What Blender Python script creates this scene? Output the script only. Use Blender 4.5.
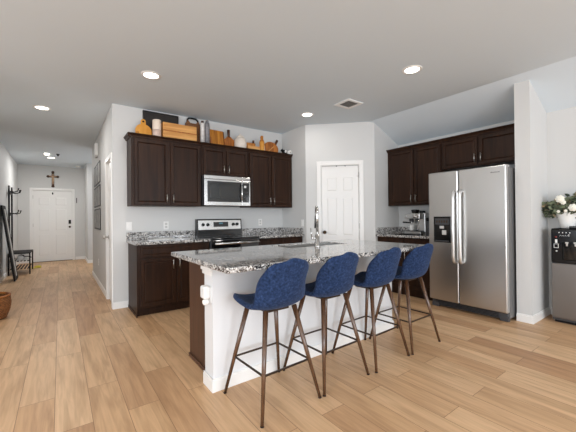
import bpy, bmesh, math, random
from mathutils import Matrix, Vector
random.seed(7)
C = bpy.context.scene.collection
PI = math.pi
for o in list(bpy.data.objects):
    bpy.data.objects.remove(o)

# ------------------------------------------------------------------ camera
FPX = 312.75
cam_d = bpy.data.cameras.new('camera')
cam = bpy.data.objects.new('camera', cam_d)
C.objects.link(cam)
cam_d.sensor_width = 36.0
cam_d.lens = 36.0 * FPX / 576.0
cam_d.clip_start = 0.05
R = Vector((0.80802547, -0.58905719, -0.01031821))
U = Vector((0.00594074, -0.00936634, 0.99993849))
F = Vector((0.5891176, 0.80803707, 0.0040688))
cam.matrix_world = Matrix(((R.x, U.x, -F.x, 0), (R.y, U.y, -F.y, 0), (R.z, U.z, -F.z, 1.201), (0, 0, 0, 1)))
bpy.context.scene.camera = cam

# ------------------------------------------------------------------ light, exposure
sc = bpy.context.scene
sc.view_settings.view_transform = 'Standard'
sc.view_settings.look = 'None'
sc.view_settings.gamma = 1.0
sc.view_settings.use_curve_mapping = False
sc.view_settings.exposure = -0.19
sc.cycles.max_bounces = 10
sc.cycles.diffuse_bounces = 6
sc.cycles.glossy_bounces = 5
sc.cycles.sample_clamp_indirect = 6.0
world = bpy.data.worlds.new('world')
sc.world = world
world.use_nodes = True
world.node_tree.nodes['Background'].inputs[0].default_value = (0.75, 0.86, 1.0, 1)
world.node_tree.nodes['Background'].inputs[1].default_value = 1.0


def area_light(name, loc, direction, sx, sy, watts, color=(1, 1, 1)):
    d = bpy.data.lights.new(name, 'AREA')
    d.shape = 'RECTANGLE'
    d.size, d.size_y, d.energy, d.color = sx, sy, watts, color
    o = bpy.data.objects.new(name, d)
    o.location = loc
    o.rotation_euler = Vector(direction).to_track_quat('-Z', 'Y').to_euler()
    C.objects.link(o)
    return o


REAR_Y, SIDE_X = -4.2, -4.6
DAY = (0.905, 0.96, 1.03)
REAR_WIN = [(-2.9, -0.9), (-0.1, 1.9), (2.9, 4.55)]       # unseen rear wall windows, added to let daylight in (x ranges)
SIDE_WIN = [(-2.6, -0.6), (0.6, 2.6)]                      # unseen living room side windows, added for their daylight (y ranges)
for (a, b), w in zip(REAR_WIN, (120, 155, 48)):
    area_light('window_daylight', ((a + b) / 2, REAR_Y + 0.02, 1.45), (0, 1, 0), b - a - 0.05, 1.75, w, DAY)
for (a, b) in SIDE_WIN:
    area_light('window_daylight', (SIDE_X + 0.02, (a + b) / 2, 1.45), (1, 0, 0), b - a - 0.05, 1.75, 88, DAY)
area_light('side_hall_daylight', (2.33, 9.1, 1.5), (-1, 0, 0), 1.0, 1.5, 16, DAY)

# ------------------------------------------------------------------ materials


def lin(c):
    return tuple((x / 12.92 if x <= 0.04045 else ((x + 0.055) / 1.055) ** 2.4) for x in [v / 255.0 for v in c]) + (1.0,)


def new_mat(name):
    m = bpy.data.materials.new(name)
    m.use_nodes = True
    nt = m.node_tree
    return m, nt, nt.nodes['Principled BSDF']


def N(nt, typ, **kw):
    n = nt.nodes.new(typ)
    for k, v in kw.items():
        setattr(n, k, v)
    return n


def ramp(nt, stops, interp='LINEAR'):
    r = nt.nodes.new('ShaderNodeValToRGB')
    r.color_ramp.interpolation = interp
    el = r.color_ramp.elements
    while len(el) > 1:
        el.remove(el[0])
    el[0].position, el[0].color = stops[0]
    for p, c in stops[1:]:
        e = el.new(p)
        e.color = c
    return r


def plain(name, rgb, rough=0.5, metal=0.0, spec=0.5, emit=None, estr=0.0, bump=0.0, bscale=200, vary=0.0):
    m, nt, b = new_mat(name)
    b.inputs['Base Color'].default_value = lin(rgb)
    b.inputs['Roughness'].default_value = rough
    b.inputs['Metallic'].default_value = metal
    b.inputs['Specular IOR Level'].default_value = spec
    if emit:
        b.inputs['Emission Color'].default_value = lin(emit)
        b.inputs['Emission Strength'].default_value = estr
    if bump or vary:
        tc = N(nt, 'ShaderNodeTexCoord')
        n = N(nt, 'ShaderNodeTexNoise')
        n.inputs['Scale'].default_value = bscale
        n.inputs['Detail'].default_value = 3
        nt.links.new(tc.outputs['Object'], n.inputs['Vector'])
        if bump:
            bp = N(nt, 'ShaderNodeBump')
            bp.inputs['Strength'].default_value = bump
            bp.inputs['Distance'].default_value = 0.002
            nt.links.new(n.outputs['Fac'], bp.inputs['Height'])
            nt.links.new(bp.outputs['Normal'], b.inputs['Normal'])
        if vary:
            l = lin(rgb)
            r = ramp(nt, [(0.3, tuple(x * (1 - vary) for x in l[:3]) + (1,)), (0.7, tuple(min(1, x * (1 + vary)) for x in l[:3]) + (1,))])
            nt.links.new(n.outputs['Fac'], r.inputs[0])
            nt.links.new(r.outputs[0], b.inputs['Base Color'])
    return m


def wood(name, dark, light, scale=(30, 30, 2), rough=0.45, spec=0.4):
    m, nt, b = new_mat(name)
    tc = N(nt, 'ShaderNodeTexCoord')
    mp = N(nt, 'ShaderNodeMapping')
    mp.inputs['Scale'].default_value = scale
    n = N(nt, 'ShaderNodeTexNoise')
    n.inputs['Scale'].default_value = 1.0
    n.inputs['Detail'].default_value = 6
    n.inputs['Distortion'].default_value = 0.6
    r = ramp(nt, [(0.3, lin(dark)), (0.7, lin(light))])
    nt.links.new(tc.outputs['Object'], mp.inputs['Vector'])
    nt.links.new(mp.outputs['Vector'], n.inputs['Vector'])
    nt.links.new(n.outputs['Fac'], r.inputs[0])
    nt.links.new(r.outputs[0], b.inputs['Base Color'])
    b.inputs['Roughness'].default_value = rough
    b.inputs['Specular IOR Level'].default_value = spec
    return m


def floor_mat():
    m, nt, b = new_mat('oak_plank_floor')
    L = nt.links.new
    tc = N(nt, 'ShaderNodeTexCoord')
    sp = N(nt, 'ShaderNodeSeparateXYZ')
    L(tc.outputs['Object'], sp.inputs[0])
    ax = N(nt, 'ShaderNodeMath', operation='ADD')
    ax.inputs[1].default_value = 0.034 + 0.187 * 40
    L(sp.outputs['X'], ax.inputs[0])
    ay = N(nt, 'ShaderNodeMath', operation='ADD')
    ay.inputs[1].default_value = 30.3
    L(sp.outputs['Y'], ay.inputs[0])
    cb = N(nt, 'ShaderNodeCombineXYZ')
    L(ay.outputs[0], cb.inputs[0])
    L(ax.outputs[0], cb.inputs[1])
    br = N(nt, 'ShaderNodeTexBrick')
    br.offset = 0.37
    br.inputs['Color1'].default_value = (0, 0, 0, 1)
    br.inputs['Color2'].default_value = (1, 1, 1, 1)
    br.inputs['Mortar'].default_value = (0.5, 0.5, 0.5, 1)
    br.inputs['Scale'].default_value = 1.0
    br.inputs['Mortar Size'].default_value = 0.0016
    br.inputs['Mortar Smooth'].default_value = 0.2
    br.inputs['Brick Width'].default_value = 1.22
    br.inputs['Row Height'].default_value = 0.187
    L(cb.outputs[0], br.inputs['Vector'])
    # grain, shifted from plank to plank
    sh = N(nt, 'ShaderNodeMath', operation='MULTIPLY')
    sh.inputs[1].default_value = 37.0
    L(br.outputs['Color'], sh.inputs[0])
    gx = N(nt, 'ShaderNodeMath', operation='MULTIPLY')
    gx.inputs[1].default_value = 34.0
    L(ax.outputs[0], gx.inputs[0])
    gy = N(nt, 'ShaderNodeMath', operation='MULTIPLY')
    gy.inputs[1].default_value = 2.2
    L(ay.outputs[0], gy.inputs[0])
    gv = N(nt, 'ShaderNodeCombineXYZ')
    L(gx.outputs[0], gv.inputs[0])
    L(gy.outputs[0], gv.inputs[1])
    L(sh.outputs[0], gv.inputs[2])
    n1 = N(nt, 'ShaderNodeTexNoise')
    n1.inputs['Scale'].default_value = 1.0
    n1.inputs['Detail'].default_value = 6
    n1.inputs['Distortion'].default_value = 1.2
    L(gv.outputs[0], n1.inputs['Vector'])
    # broad cathedral figure
    g2x = N(nt, 'ShaderNodeMath', operation='MULTIPLY')
    g2x.inputs[1].default_value = 9.0
    L(ax.outputs[0], g2x.inputs[0])
    g2v = N(nt, 'ShaderNodeCombineXYZ')
    L(g2x.outputs[0], g2v.inputs[0])
    L(ay.outputs[0], g2v.inputs[1])
    L(sh.outputs[0], g2v.inputs[2])
    n2 = N(nt, 'ShaderNodeTexNoise')
    n2.inputs['Scale'].default_value = 1.1
    n2.inputs['Detail'].default_value = 2
    n2.inputs['Distortion'].default_value = 1.5
    L(g2v.outputs[0], n2.inputs['Vector'])
    base = ramp(nt, [(0.0, lin((186, 144, 106))), (0.3, lin((206, 167, 126))), (0.7, lin((217, 180, 140))), (1.0, lin((195, 153, 112)))])
    L(br.outputs['Color'], base.inputs[0])
    gr = ramp(nt, [(0.25, (0.80, 0.77, 0.74, 1)), (0.6, (1.0, 1.0, 1.0, 1)), (0.8, (1.06, 1.06, 1.06, 1))])
    L(n1.outputs['Fac'], gr.inputs[0])
    gr2 = ramp(nt, [(0.3, (0.80, 0.77, 0.74, 1)), (0.55, (1.0, 1.0, 1.0, 1)), (0.8, (1.05, 1.05, 1.05, 1))])
    L(n2.outputs['Fac'], gr2.inputs[0])
    m1 = N(nt, 'ShaderNodeMix', data_type='RGBA', blend_type='MULTIPLY')
    m1.inputs['Factor'].default_value = 1.0
    L(base.outputs[0], m1.inputs[6])
    L(gr.outputs[0], m1.inputs[7])
    m2 = N(nt, 'ShaderNodeMix', data_type='RGBA', blend_type='MULTIPLY')
    m2.inputs['Factor'].default_value = 1.0
    L(m1.outputs[2], m2.inputs[6])
    L(gr2.outputs[0], m2.inputs[7])
    m3 = N(nt, 'ShaderNodeMix', data_type='RGBA')
    L(br.outputs['Fac'], m3.inputs['Factor'])
    L(m2.outputs[2], m3.inputs[6])
    m3.inputs[7].default_value = lin((128, 92, 62))
    L(m3.outputs[2], b.inputs['Base Color'])
    b.inputs['Roughness'].default_value = 0.42
    b.inputs['Specular IOR Level'].default_value = 0.4
    return m


def granite_mat():
    m, nt, b = new_mat('speckled_granite')
    L = nt.links.new
    tc = N(nt, 'ShaderNodeTexCoord')
    n0 = N(nt, 'ShaderNodeTexNoise')
    n0.inputs['Scale'].default_value = 34
    n0.inputs['Detail'].default_value = 5
    n0.inputs['Distortion'].default_value = 0.8
    L(tc.outputs['Object'], n0.inputs['Vector'])
    r0 = ramp(nt, [(0.35, lin((62, 60, 60))), (0.5, lin((168, 165, 162))), (0.64, lin((216, 213, 209)))])
    L(n0.outputs['Fac'], r0.inputs[0])
    v = N(nt, 'ShaderNodeTexVoronoi')
    v.inputs['Scale'].default_value = 135
    v.inputs['Randomness'].default_value = 1.0
    L(tc.outputs['Object'], v.inputs['Vector'])
    sx = N(nt, 'ShaderNodeSeparateColor')
    L(v.outputs['Color'], sx.inputs[0])
    n3 = N(nt, 'ShaderNodeTexNoise')
    n3.inputs['Scale'].default_value = 16
    n3.inputs['Detail'].default_value = 2
    L(tc.outputs['Object'], n3.inputs['Vector'])
    ad = N(nt, 'ShaderNodeMath', operation='ADD')
    L(sx.outputs[0], ad.inputs[0])
    L(n3.outputs['Fac'], ad.inputs[1])
    r1 = ramp(nt, [(0.0, (1, 1, 1, 1)), (0.81, (1, 1, 1, 1)), (0.85, (0, 0, 0, 1))])
    hf = N(nt, 'ShaderNodeMath', operation='MULTIPLY')
    hf.inputs[1].default_value = 1.0
    L(ad.outputs[0], hf.inputs[0])
    L(hf.outputs[0], r1.inputs[0])
    mx = N(nt, 'ShaderNodeMix', data_type='RGBA')
    L(r1.outputs[0], mx.inputs['Factor'])
    L(r0.outputs[0], mx.inputs[6])
    mx.inputs[7].default_value = lin((30, 29, 30))
    v2 = N(nt, 'ShaderNodeTexVoronoi')
    v2.inputs['Scale'].default_value = 115
    L(tc.outputs['Object'], v2.inputs['Vector'])
    s2 = N(nt, 'ShaderNodeSeparateColor')
    L(v2.outputs['Color'], s2.inputs[0])
    r2 = ramp(nt, [(0.0, (0, 0, 0, 1)), (0.82, (0, 0, 0, 1)), (0.86, (1, 1, 1, 1))])
    L(s2.outputs[1], r2.inputs[0])
    mx2 = N(nt, 'ShaderNodeMix', data_type='RGBA')
    L(r2.outputs[0], mx2.inputs['Factor'])
    L(mx.outputs[2], mx2.inputs[6])
    mx2.inputs[7].default_value = lin((222, 220, 216))
    L(mx2.outputs[2], b.inputs['Base Color'])
    b.inputs['Roughness'].default_value = 0.05
    b.inputs['Specular IOR Level'].default_value = 0.65
    b.inputs['Coat Weight'].default_value = 0.25
    b.inputs['Coat Roughness'].default_value = 0.03
    return m


def steel_mat(name, rgb, rough=0.3, axis=(1.5, 1.5, 700)):
    m, nt, b = new_mat(name)
    L = nt.links.new
    tc = N(nt, 'ShaderNodeTexCoord')
    mp = N(nt, 'ShaderNodeMapping')
    mp.inputs['Scale'].default_value = axis
    n = N(nt, 'ShaderNodeTexNoise')
    n.inputs['Scale'].default_value = 1.0
    n.inputs['Detail'].default_value = 4
    L(tc.outputs['Object'], mp.inputs['Vector'])
    L(mp.outputs['Vector'], n.inputs['Vector'])
    r = ramp(nt, [(0.3, (rough - 0.02,) * 3 + (1,)), (0.7, (rough + 0.03,) * 3 + (1,))])
    L(n.outputs['Fac'], r.inputs[0])
    L(r.outputs[0], b.inputs['Roughness'])
    b.inputs['Base Color'].default_value = lin(rgb)
    b.inputs['Metallic'].default_value = 1.0
    return m


def velvet_mat():
    m, nt, b = new_mat('navy_velvet')
    L = nt.links.new
    tc = N(nt, 'ShaderNodeTexCoord')
    n = N(nt, 'ShaderNodeTexNoise')
    n.inputs['Scale'].default_value = 70
    n.inputs['Detail'].default_value = 5
    L(tc.outputs['Object'], n.inputs['Vector'])
    n2 = N(nt, 'ShaderNodeTexNoise')
    n2.inputs['Scale'].default_value = 420
    L(tc.outputs['Object'], n2.inputs['Vector'])
    mi = N(nt, 'ShaderNodeMath', operation='MULTIPLY_ADD')
    mi.inputs[1].default_value = 0.4
    L(n2.outputs['Fac'], mi.inputs[0])
    sc_ = N(nt, 'ShaderNodeMath', operation='MULTIPLY')
    sc_.inputs[1].default_value = 0.6
    L(n.outputs['Fac'], sc_.inputs[0])
    L(sc_.outputs[0], mi.inputs[2])
    r = ramp(nt, [(0.32, lin((16, 27, 50))), (0.50, lin((31, 48, 80))), (0.68, lin((54, 75, 113)))])
    L(mi.outputs[0], r.inputs[0])
    L(r.outputs[0], b.inputs['Base Color'])
    b.inputs['Roughness'].default_value = 0.85
    b.inputs['Specular IOR Level'].default_value = 0.15
    b.inputs['Sheen Weight'].default_value = 0.25
    b.inputs['Sheen Tint'].default_value = lin((130, 146, 180))
    bp = N(nt, 'ShaderNodeBump')
    bp.inputs['Strength'].default_value = 0.25
    bp.inputs['Distance'].default_value = 0.002
    L(n2.outputs['Fac'], bp.inputs['Height'])
    L(bp.outputs['Normal'], b.inputs['Normal'])
    return m


def wicker_mat():
    m, nt, b = new_mat('brown_wicker')
    L = nt.links.new
    tc = N(nt, 'ShaderNodeTexCoord')
    w = N(nt, 'ShaderNodeTexWave')
    w.bands_direction = 'Z'
    w.inputs['Scale'].default_value = 18
    w.inputs['Distortion'].default_value = 6
    w.inputs['Detail Scale'].default_value = 4
    L(tc.outputs['Object'], w.inputs['Vector'])
    r = ramp(nt, [(0.2, lin((92, 52, 24))), (0.7, lin((176, 116, 62)))])
    L(w.outputs['Fac'], r.inputs[0])
    L(r.outputs[0], b.inputs['Base Color'])
    bp = N(nt, 'ShaderNodeBump')
    bp.inputs['Distance'].default_value = 0.006
    L(w.outputs['Fac'], bp.inputs['Height'])
    L(bp.outputs['Normal'], b.inputs['Normal'])
    b.inputs['Roughness'].default_value = 0.6
    return m


M = {}
M['wall'] = plain('grey_wall_paint', (209, 209, 207), 0.6, spec=0.25, bump=0.05, bscale=300)
M['ceil'] = plain('ceiling_paint', (216, 226, 233), 0.8, spec=0.15, bump=0.15, bscale=140)
M['white'] = plain('white_trim_paint', (236, 235, 232), 0.35)
M['door'] = plain('white_door_paint', (234, 233, 230), 0.38)
M['knee'] = plain('island_white_paint', (226, 227, 228), 0.5)
M['floor'] = floor_mat()
M['granite'] = granite_mat()
M['cab'] = wood('espresso_cabinet_wood', (32, 17, 9), (55, 33, 19), (22, 22, 1.6), 0.45, 0.22)
M['cabin'] = plain('cabinet_gap_shade', (24, 14, 11), 0.6)
M['endp'] = wood('island_end_panel_wood', (70, 46, 32), (86, 58, 43), (22, 22, 1.6), 0.45, 0.3)
M['steel'] = steel_mat('brushed_stainless_steel', (202, 201, 199), 0.30)
M['steeld'] = steel_mat('dark_stainless_steel', (128, 124, 120), 0.34)
M['fhandle'] = plain('satin_aluminium', (226, 226, 224), 0.38, 0.85)
M['steelv'] = steel_mat('bright_stainless_steel', (200, 199, 197), 0.24)
M['chrome'] = plain('polished_chrome', (205, 204, 202), 0.15, 1.0)
M['nickel'] = plain('satin_nickel', (190, 187, 182), 0.3, 1.0)
M['gun'] = plain('gunmetal', (96, 94, 92), 0.3, 1.0)
M['brass'] = plain('dark_bronze', (84, 66, 48), 0.35, 1.0)
M['blk'] = plain('black_gloss', (14, 14, 15), 0.16)
M['glassblk'] = plain('black_appliance_glass', (16, 17, 18), 0.06, spec=0.7)
M['window'] = plain('microwave_window_glass', (34, 36, 36), 0.12, spec=0.6)
M['blkm'] = plain('black_matte', (18, 17, 17), 0.6, spec=0.2)
M['dgrey'] = plain('dark_grey_plastic', (66, 66, 68), 0.45)
M['fridgeside'] = plain('grey_fridge_side', (112, 111, 111), 0.45, 0.3)
M['lgrey'] = plain('light_grey_plastic', (196, 194, 190), 0.4)
M['velvet'] = velvet_mat()
M['leg'] = wood('walnut_finish_metal_leg', (66, 43, 27), (98, 68, 46), (60, 60, 5), 0.27, 0.7)
M['rail'] = plain('dark_bronze_rail', (52, 38, 28), 0.35, 0.4)
M['lens'] = plain('lit_lamp_lens', (255, 252, 246), 0.5, emit=(255, 248, 236), estr=7.0)
M['vent'] = plain('vent_louver_shade', (120, 118, 114), 0.6)
M['sign'] = plain('black_chalkboard', (38, 32, 28), 0.6, vary=0.35, bscale=14)
M['signf'] = plain('black_frame_wood', (20, 17, 15), 0.5)
M['yel'] = wood('honey_maple', (196, 128, 40), (226, 164, 70), (14, 14, 3))
M['pine'] = wood('pale_pine', (186, 128, 66), (220, 166, 98), (3, 20, 26))
M['rust'] = wood('acacia', (120, 62, 24), (196, 122, 52), (26, 20, 3))
M['oliv'] = wood('olive_wood_stripes', (150, 84, 22), (206, 138, 50), (46, 8, 2))
M['tote'] = wood('brown_rattan', (88, 56, 34), (146, 98, 60), (60, 20, 50))
M['dwood'] = wood('dark_walnut', (60, 34, 20), (92, 54, 32), (20, 20, 4))
M['cream'] = plain('cream_ceramic', (226, 210, 192), 0.5)
M['cream2'] = plain('blush_ceramic', (206, 182, 168), 0.55)
M['jar'] = plain('white_stoneware', (222, 212, 200), 0.55, vary=0.06, bscale=40)
M['marble'] = plain('white_marble', (212, 208, 204), 0.4, vary=0.18, bscale=22)
M['gmarble'] = plain('grey_marble', (124, 122, 124), 0.4, vary=0.35, bscale=26)
M['vase'] = plain('white_vase_ceramic', (238, 237, 233), 0.3)
M['leaf'] = plain('grey_green_leaf', (112, 120, 94), 0.6, vary=0.4, bscale=16)
M['leaf2'] = plain('dark_green_leaf', (64, 76, 56), 0.55, vary=0.4, bscale=20)
M['leaf3'] = plain('dusty_brown_leaf', (150, 134, 106), 0.6, vary=0.3, bscale=20)
M['petal'] = plain('white_petal', (244, 242, 230), 0.6)
M['wick'] = wicker_mat()
M['art'] = plain('grey_print', (160, 158, 155), 0.5, vary=0.35, bscale=9)
M['cross'] = plain('carved_dark_wood', (70, 44, 30), 0.5)
M['bronze'] = plain('antique_bronze_figure', (196, 160, 128), 0.4, 0.4)
M['mirror'] = plain('mirror_glass', (225, 225, 225), 0.03, 1.0)
M['yellow'] = plain('yellow_rubber', (206, 190, 60), 0.5)
M['shoew'] = plain('white_shoe_leather', (224, 222, 218), 0.5)
M['red'] = plain('red_button', (120, 34, 30), 0.4)
M['lit'] = plain('white_print', (230, 230, 228), 0.4)
M['glow'] = plain('clock_digits', (40, 70, 80), 0.4, emit=(90, 160, 180), estr=0.3)
M['winframe'] = plain('window_frame_vinyl', (238, 238, 236), 0.4)

# ------------------------------------------------------------------ mesh helpers


class MB:
    """collects shapes into one mesh; X is applied to each added shape"""

    def __init__(self, X=None):
        self.bm = bmesh.new()
        self.X = X or Matrix()

    def _add(self, tmp, smooth=False):
        bmesh.ops.recalc_face_normals(tmp, faces=tmp.faces)
        for f in tmp.faces:
            f.smooth = smooth
        tmp.transform(self.X)
        me = bpy.data.meshes.new('tmp')
        tmp.to_mesh(me)
        tmp.free()
        self.bm.from_mesh(me)
        bpy.data.meshes.remove(me)
        return self

    def box(self, x0, x1, y0, y1, z0, z1, bev=0.0, seg=2):
        t = bmesh.new()
        bmesh.ops.create_cube(t, size=1.0, matrix=Matrix.Translation(((x0 + x1) / 2, (y0 + y1) / 2, (z0 + z1) / 2)) @ Matrix.Diagonal((abs(x1 - x0), abs(y1 - y0), abs(z1 - z0), 1)))
        if bev:
            bmesh.ops.bevel(t, geom=t.edges[:], offset=bev, segments=seg, affect='EDGES', profile=0.5)
        return self._add(t)

    def cone(self, p0, p1, r0, r1=None, seg=16, smooth=True, flat=1.0):
        r1 = r0 if r1 is None else r1
        p0, p1 = Vector(p0), Vector(p1)
        d = p1 - p0
        t = bmesh.new()
        bmesh.ops.create_cone(t, cap_ends=True, segments=seg, radius1=r0, radius2=r1, depth=d.length)
        q = d.to_track_quat('Z', 'Y').to_matrix().to_4x4()
        t.transform(Matrix.Translation((p0 + p1) / 2) @ q @ Matrix.Diagonal((1, flat, 1, 1)))
        self._add(t, smooth)
        return self

    def bar(self, p0, p1, w, h, bev=0.0):
        p0, p1 = Vector(p0), Vector(p1)
        d = p1 - p0
        t = bmesh.new()
        bmesh.ops.create_cube(t, size=1.0, matrix=Matrix.Diagonal((w, h, d.length, 1)))
        if bev:
            bmesh.ops.bevel(t, geom=t.edges[:], offset=bev, segments=2, affect='EDGES', profile=0.5)
        z = d.normalized()
        up = Vector((0, 0, 1)) if abs(z.z) < 0.95 else Vector((0, 1, 0))
        x = up.cross(z).normalized()
        y = z.cross(x)
        m = Matrix((x, y, z)).transposed().to_4x4()
        t.transform(Matrix.Translation((p0 + p1) / 2) @ m)
        return self._add(t)

    def lathe(self, prof, c=(0, 0, 0), seg=24, smooth=True):
        t = bmesh.new()
        rings = []
        for r, z in prof:
            if r < 1e-5:
                rings.append([t.verts.new((c[0], c[1], c[2] + z))])
            else:
                rings.append([t.verts.new((c[0] + r * math.cos(2 * PI * k / seg), c[1] + r * math.sin(2 * PI * k / seg), c[2] + z)) for k in range(seg)])
        for a, b in zip(rings, rings[1:]):
            for k in range(seg):
                k2 = (k + 1) % seg
                if len(a) == 1 and len(b) > 1:
                    t.faces.new((a[0], b[k], b[k2]))
                elif len(b) == 1 and len(a) > 1:
                    t.faces.new((a[k], a[k2], b[0]))
                elif len(a) > 1:
                    t.faces.new((a[k], a[k2], b[k2], b[k]))
        return self._add(t, smooth)

    def tube(self, pts, r, seg=10):
        pts = [Vector(p) for p in pts]
        rr = r if isinstance(r, (list, tuple)) else [r] * len(pts)
        t = bmesh.new()
        rings = []
        prevx = None
        for i, p in enumerate(pts):
            d = (pts[min(i + 1, len(pts) - 1)] - pts[max(i - 1, 0)]).normalized()
            ref = prevx if prevx is not None else (Vector((1, 0, 0)) if abs(d.x) < 0.9 else Vector((0, 1, 0)))
            y = d.cross(ref).normalized()
            x = y.cross(d).normalized()
            prevx = x
            rings.append([t.verts.new(p + rr[i] * (x * math.cos(2 * PI * k / seg) + y * math.sin(2 * PI * k / seg))) for k in range(seg)])
        for a, b in zip(rings, rings[1:]):
            for k in range(seg):
                t.faces.new((a[k], a[(k + 1) % seg], b[(k + 1) % seg], b[k]))
        t.faces.new(rings[0][::-1])
        t.faces.new(rings[-1])
        return self._add(t, True)

    def prism(self, poly, axis, a, b, bev=0.0):
        """extrude a 2D outline. axis 'y': poly is (x,z), 'z': (x,y), 'x': (y,z)"""
        t = bmesh.new()

        def P(u, v, w):
            return {'y': (u, w, v), 'z': (u, v, w), 'x': (w, u, v)}[axis]
        v0 = [t.verts.new(P(u, v, a)) for u, v in poly]
        v1 = [t.verts.new(P(u, v, b)) for u, v in poly]
        t.faces.new(v0)
        t.faces.new(v1[::-1])
        n = len(poly)
        for k in range(n):
            t.faces.new((v0[k], v0[(k + 1) % n], v1[(k + 1) % n], v1[k]))
        bmesh.ops.recalc_face_normals(t, faces=t.faces)
        if bev:
            bmesh.ops.bevel(t, geom=t.edges[:], offset=bev, segments=2, affect='EDGES', profile=0.5)
        return self._add(t)

    def ball(self, c, rx, ry=None, rz=None, sub=2):
        t = bmesh.new()
        bmesh.ops.create_icosphere(t, subdivisions=sub, radius=1.0)
        t.transform(Matrix.Translation(c) @ Matrix.Diagonal((rx, ry or rx, rz or rx, 1)))
        return self._add(t, True)

    def panel(self, x0, x1, yf, yb, z0, z1, frame=0.055, depth=0.011):
        """shaker/raised cabinet door facing -y"""
        t = bmesh.new()
        bmesh.ops.create_cube(t, size=1.0, matrix=Matrix.Translation(((x0 + x1) / 2, (yf + yb) / 2, (z0 + z1) / 2)) @ Matrix.Diagonal((x1 - x0, abs(yb - yf), z1 - z0, 1)))
        bmesh.ops.recalc_face_normals(t, faces=t.faces)
        bmesh.ops.bevel(t, geom=t.edges[:], offset=0.002, segments=1, affect='EDGES')
        t.faces.ensure_lookup_table()
        f = max((q for q in t.faces if q.normal.y < -0.9), key=lambda q: q.calc_area())
        bmesh.ops.inset_region(t, faces=[f], thickness=frame, depth=0.0)
        bmesh.ops.inset_region(t, faces=[f], thickness=0.010, depth=-depth)
        bmesh.ops.inset_region(t, faces=[f], thickness=0.012, depth=0.004)
        return self._add(t)

    def panel_door(self, x0, x1, yf, yb, z0, z1, cells):
        """door slab facing -y with moulded recessed panels; cells are x0,x1,z0,z1 fractions"""
        t = bmesh.new()
        w, h = x1 - x0, z1 - z0
        xs = sorted({0.0, 1.0, *[c[0] for c in cells], *[c[1] for c in cells]})
        zs = sorted({0.0, 1.0, *[c[2] for c in cells], *[c[3] for c in cells]})
        V = {(i, k): t.verts.new((x0 + w * a, yf, z0 + h * b)) for i, a in enumerate(xs) for k, b in enumerate(zs)}
        pan = []
        for i in range(len(xs) - 1):
            for k in range(len(zs) - 1):
                f = t.faces.new((V[i, k], V[i + 1, k], V[i + 1, k + 1], V[i, k + 1]))
                cx, cz = (xs[i] + xs[i + 1]) / 2, (zs[k] + zs[k + 1]) / 2
                if any(c[0] < cx < c[1] and c[2] < cz < c[3] for c in cells):
                    pan.append(f)
        bmesh.ops.inset_individual(t, faces=pan, thickness=0.012, depth=-0.013)
        bmesh.ops.inset_individual(t, faces=pan, thickness=0.022, depth=0.0)
        bmesh.ops.inset_individual(t, faces=pan, thickness=0.016, depth=0.008)
        self._add(t)
        return self.box(x0, x1, yf + 0.0141, yb, z0, z1)

    def build(self, name, mat, parent=None, sub=0, bevel=0.0):
        me = bpy.data.meshes.new(name)
        if parent is not None:
            root = parent
            while root.parent is not None:
                root = root.parent
            self.bm.transform(Matrix.Translation(-Vector(root.get('_at', root.location))))
        self.bm.to_mesh(me)
        self.bm.free()
        o = bpy.data.objects.new(name, me)
        me.materials.append(mat)
        C.objects.link(o)
        if parent is not None:
            o.parent = parent
        if sub:
            s = o.modifiers.new('sub', 'SUBSURF')
            s.levels = s.render_levels = sub
        return o


def tag(o, label, cat, group=None):
    o['label'] = label
    o['category'] = cat
    if group:
        o['group'] = group
    return o


def thing(name, label, cat, loc, group=None):
    o = bpy.data.objects.new(name, None)
    o.location = loc
    o.empty_display_size = 0.05
    C.objects.link(o)
    return tag(o, label, cat, group)


def struct(o):
    o['kind'] = 'structure'
    return o


def single(mb, name, mat, loc, label, cat, group=None):
    """a thing that is one mesh, origin at loc"""
    mb.bm.transform(Matrix.Translation(-Vector(loc)))
    o = mb.build(name, mat)
    o.location = loc
    return tag(o, label, cat, group)


def T(x, y, z=0, deg=0.0):
    return Matrix.Translation((x, y, z)) @ Matrix.Rotation(math.radians(deg), 4, 'Z')


# ------------------------------------------------------------------ room shell
YB, XH, XS, H = 4.745, 0.571, 3.33, 2.745
XR, CREASE, ZLOW = 4.78, 4.08, 2.435
YD, XL = 11.31, -0.937
PA, PB = (3.33, 4.05), (4.137, 3.27)

struct(MB().box(SIDE_X - .1, XR + .1, REAR_Y - .1, YD + .1, -0.08, 0).build('floor', M['floor']))
cl = MB()
cl.box(SIDE_X - .1, CREASE, REAR_Y - .1, YD + .1, H, H + 0.08)
cl.prism([(CREASE, H), (XR + .12, H - (XR + .12 - CREASE) * (H - ZLOW) / (XR - CREASE)), (XR + .12, H + 0.08), (CREASE, H + 0.08)], 'y', REAR_Y - .1, YB + 0.1)
struct(cl.build('ceiling', M['ceil']))


def wall_run(X, length, thick, height, holes=()):
    """wall along local x, front face at y=0, going back to y=thick"""
    m = MB(X)
    s = 0.0
    for (a, b, z0, z1) in sorted(holes):
        if a > s:
            m.box(s, a, 0, thick, 0, height)
        if z0 > 0:
            m.box(a, b, 0, thick, 0, z0)
        m.box(a, b, 0, thick, z1, height)
        s = b
    if length > s:
        m.box(s, length, 0, thick, 0, height)
    return m


struct(wall_run(T(XH + .1201, YB), XS - XH, .12, H).build('wall_back', M['wall']))
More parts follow.
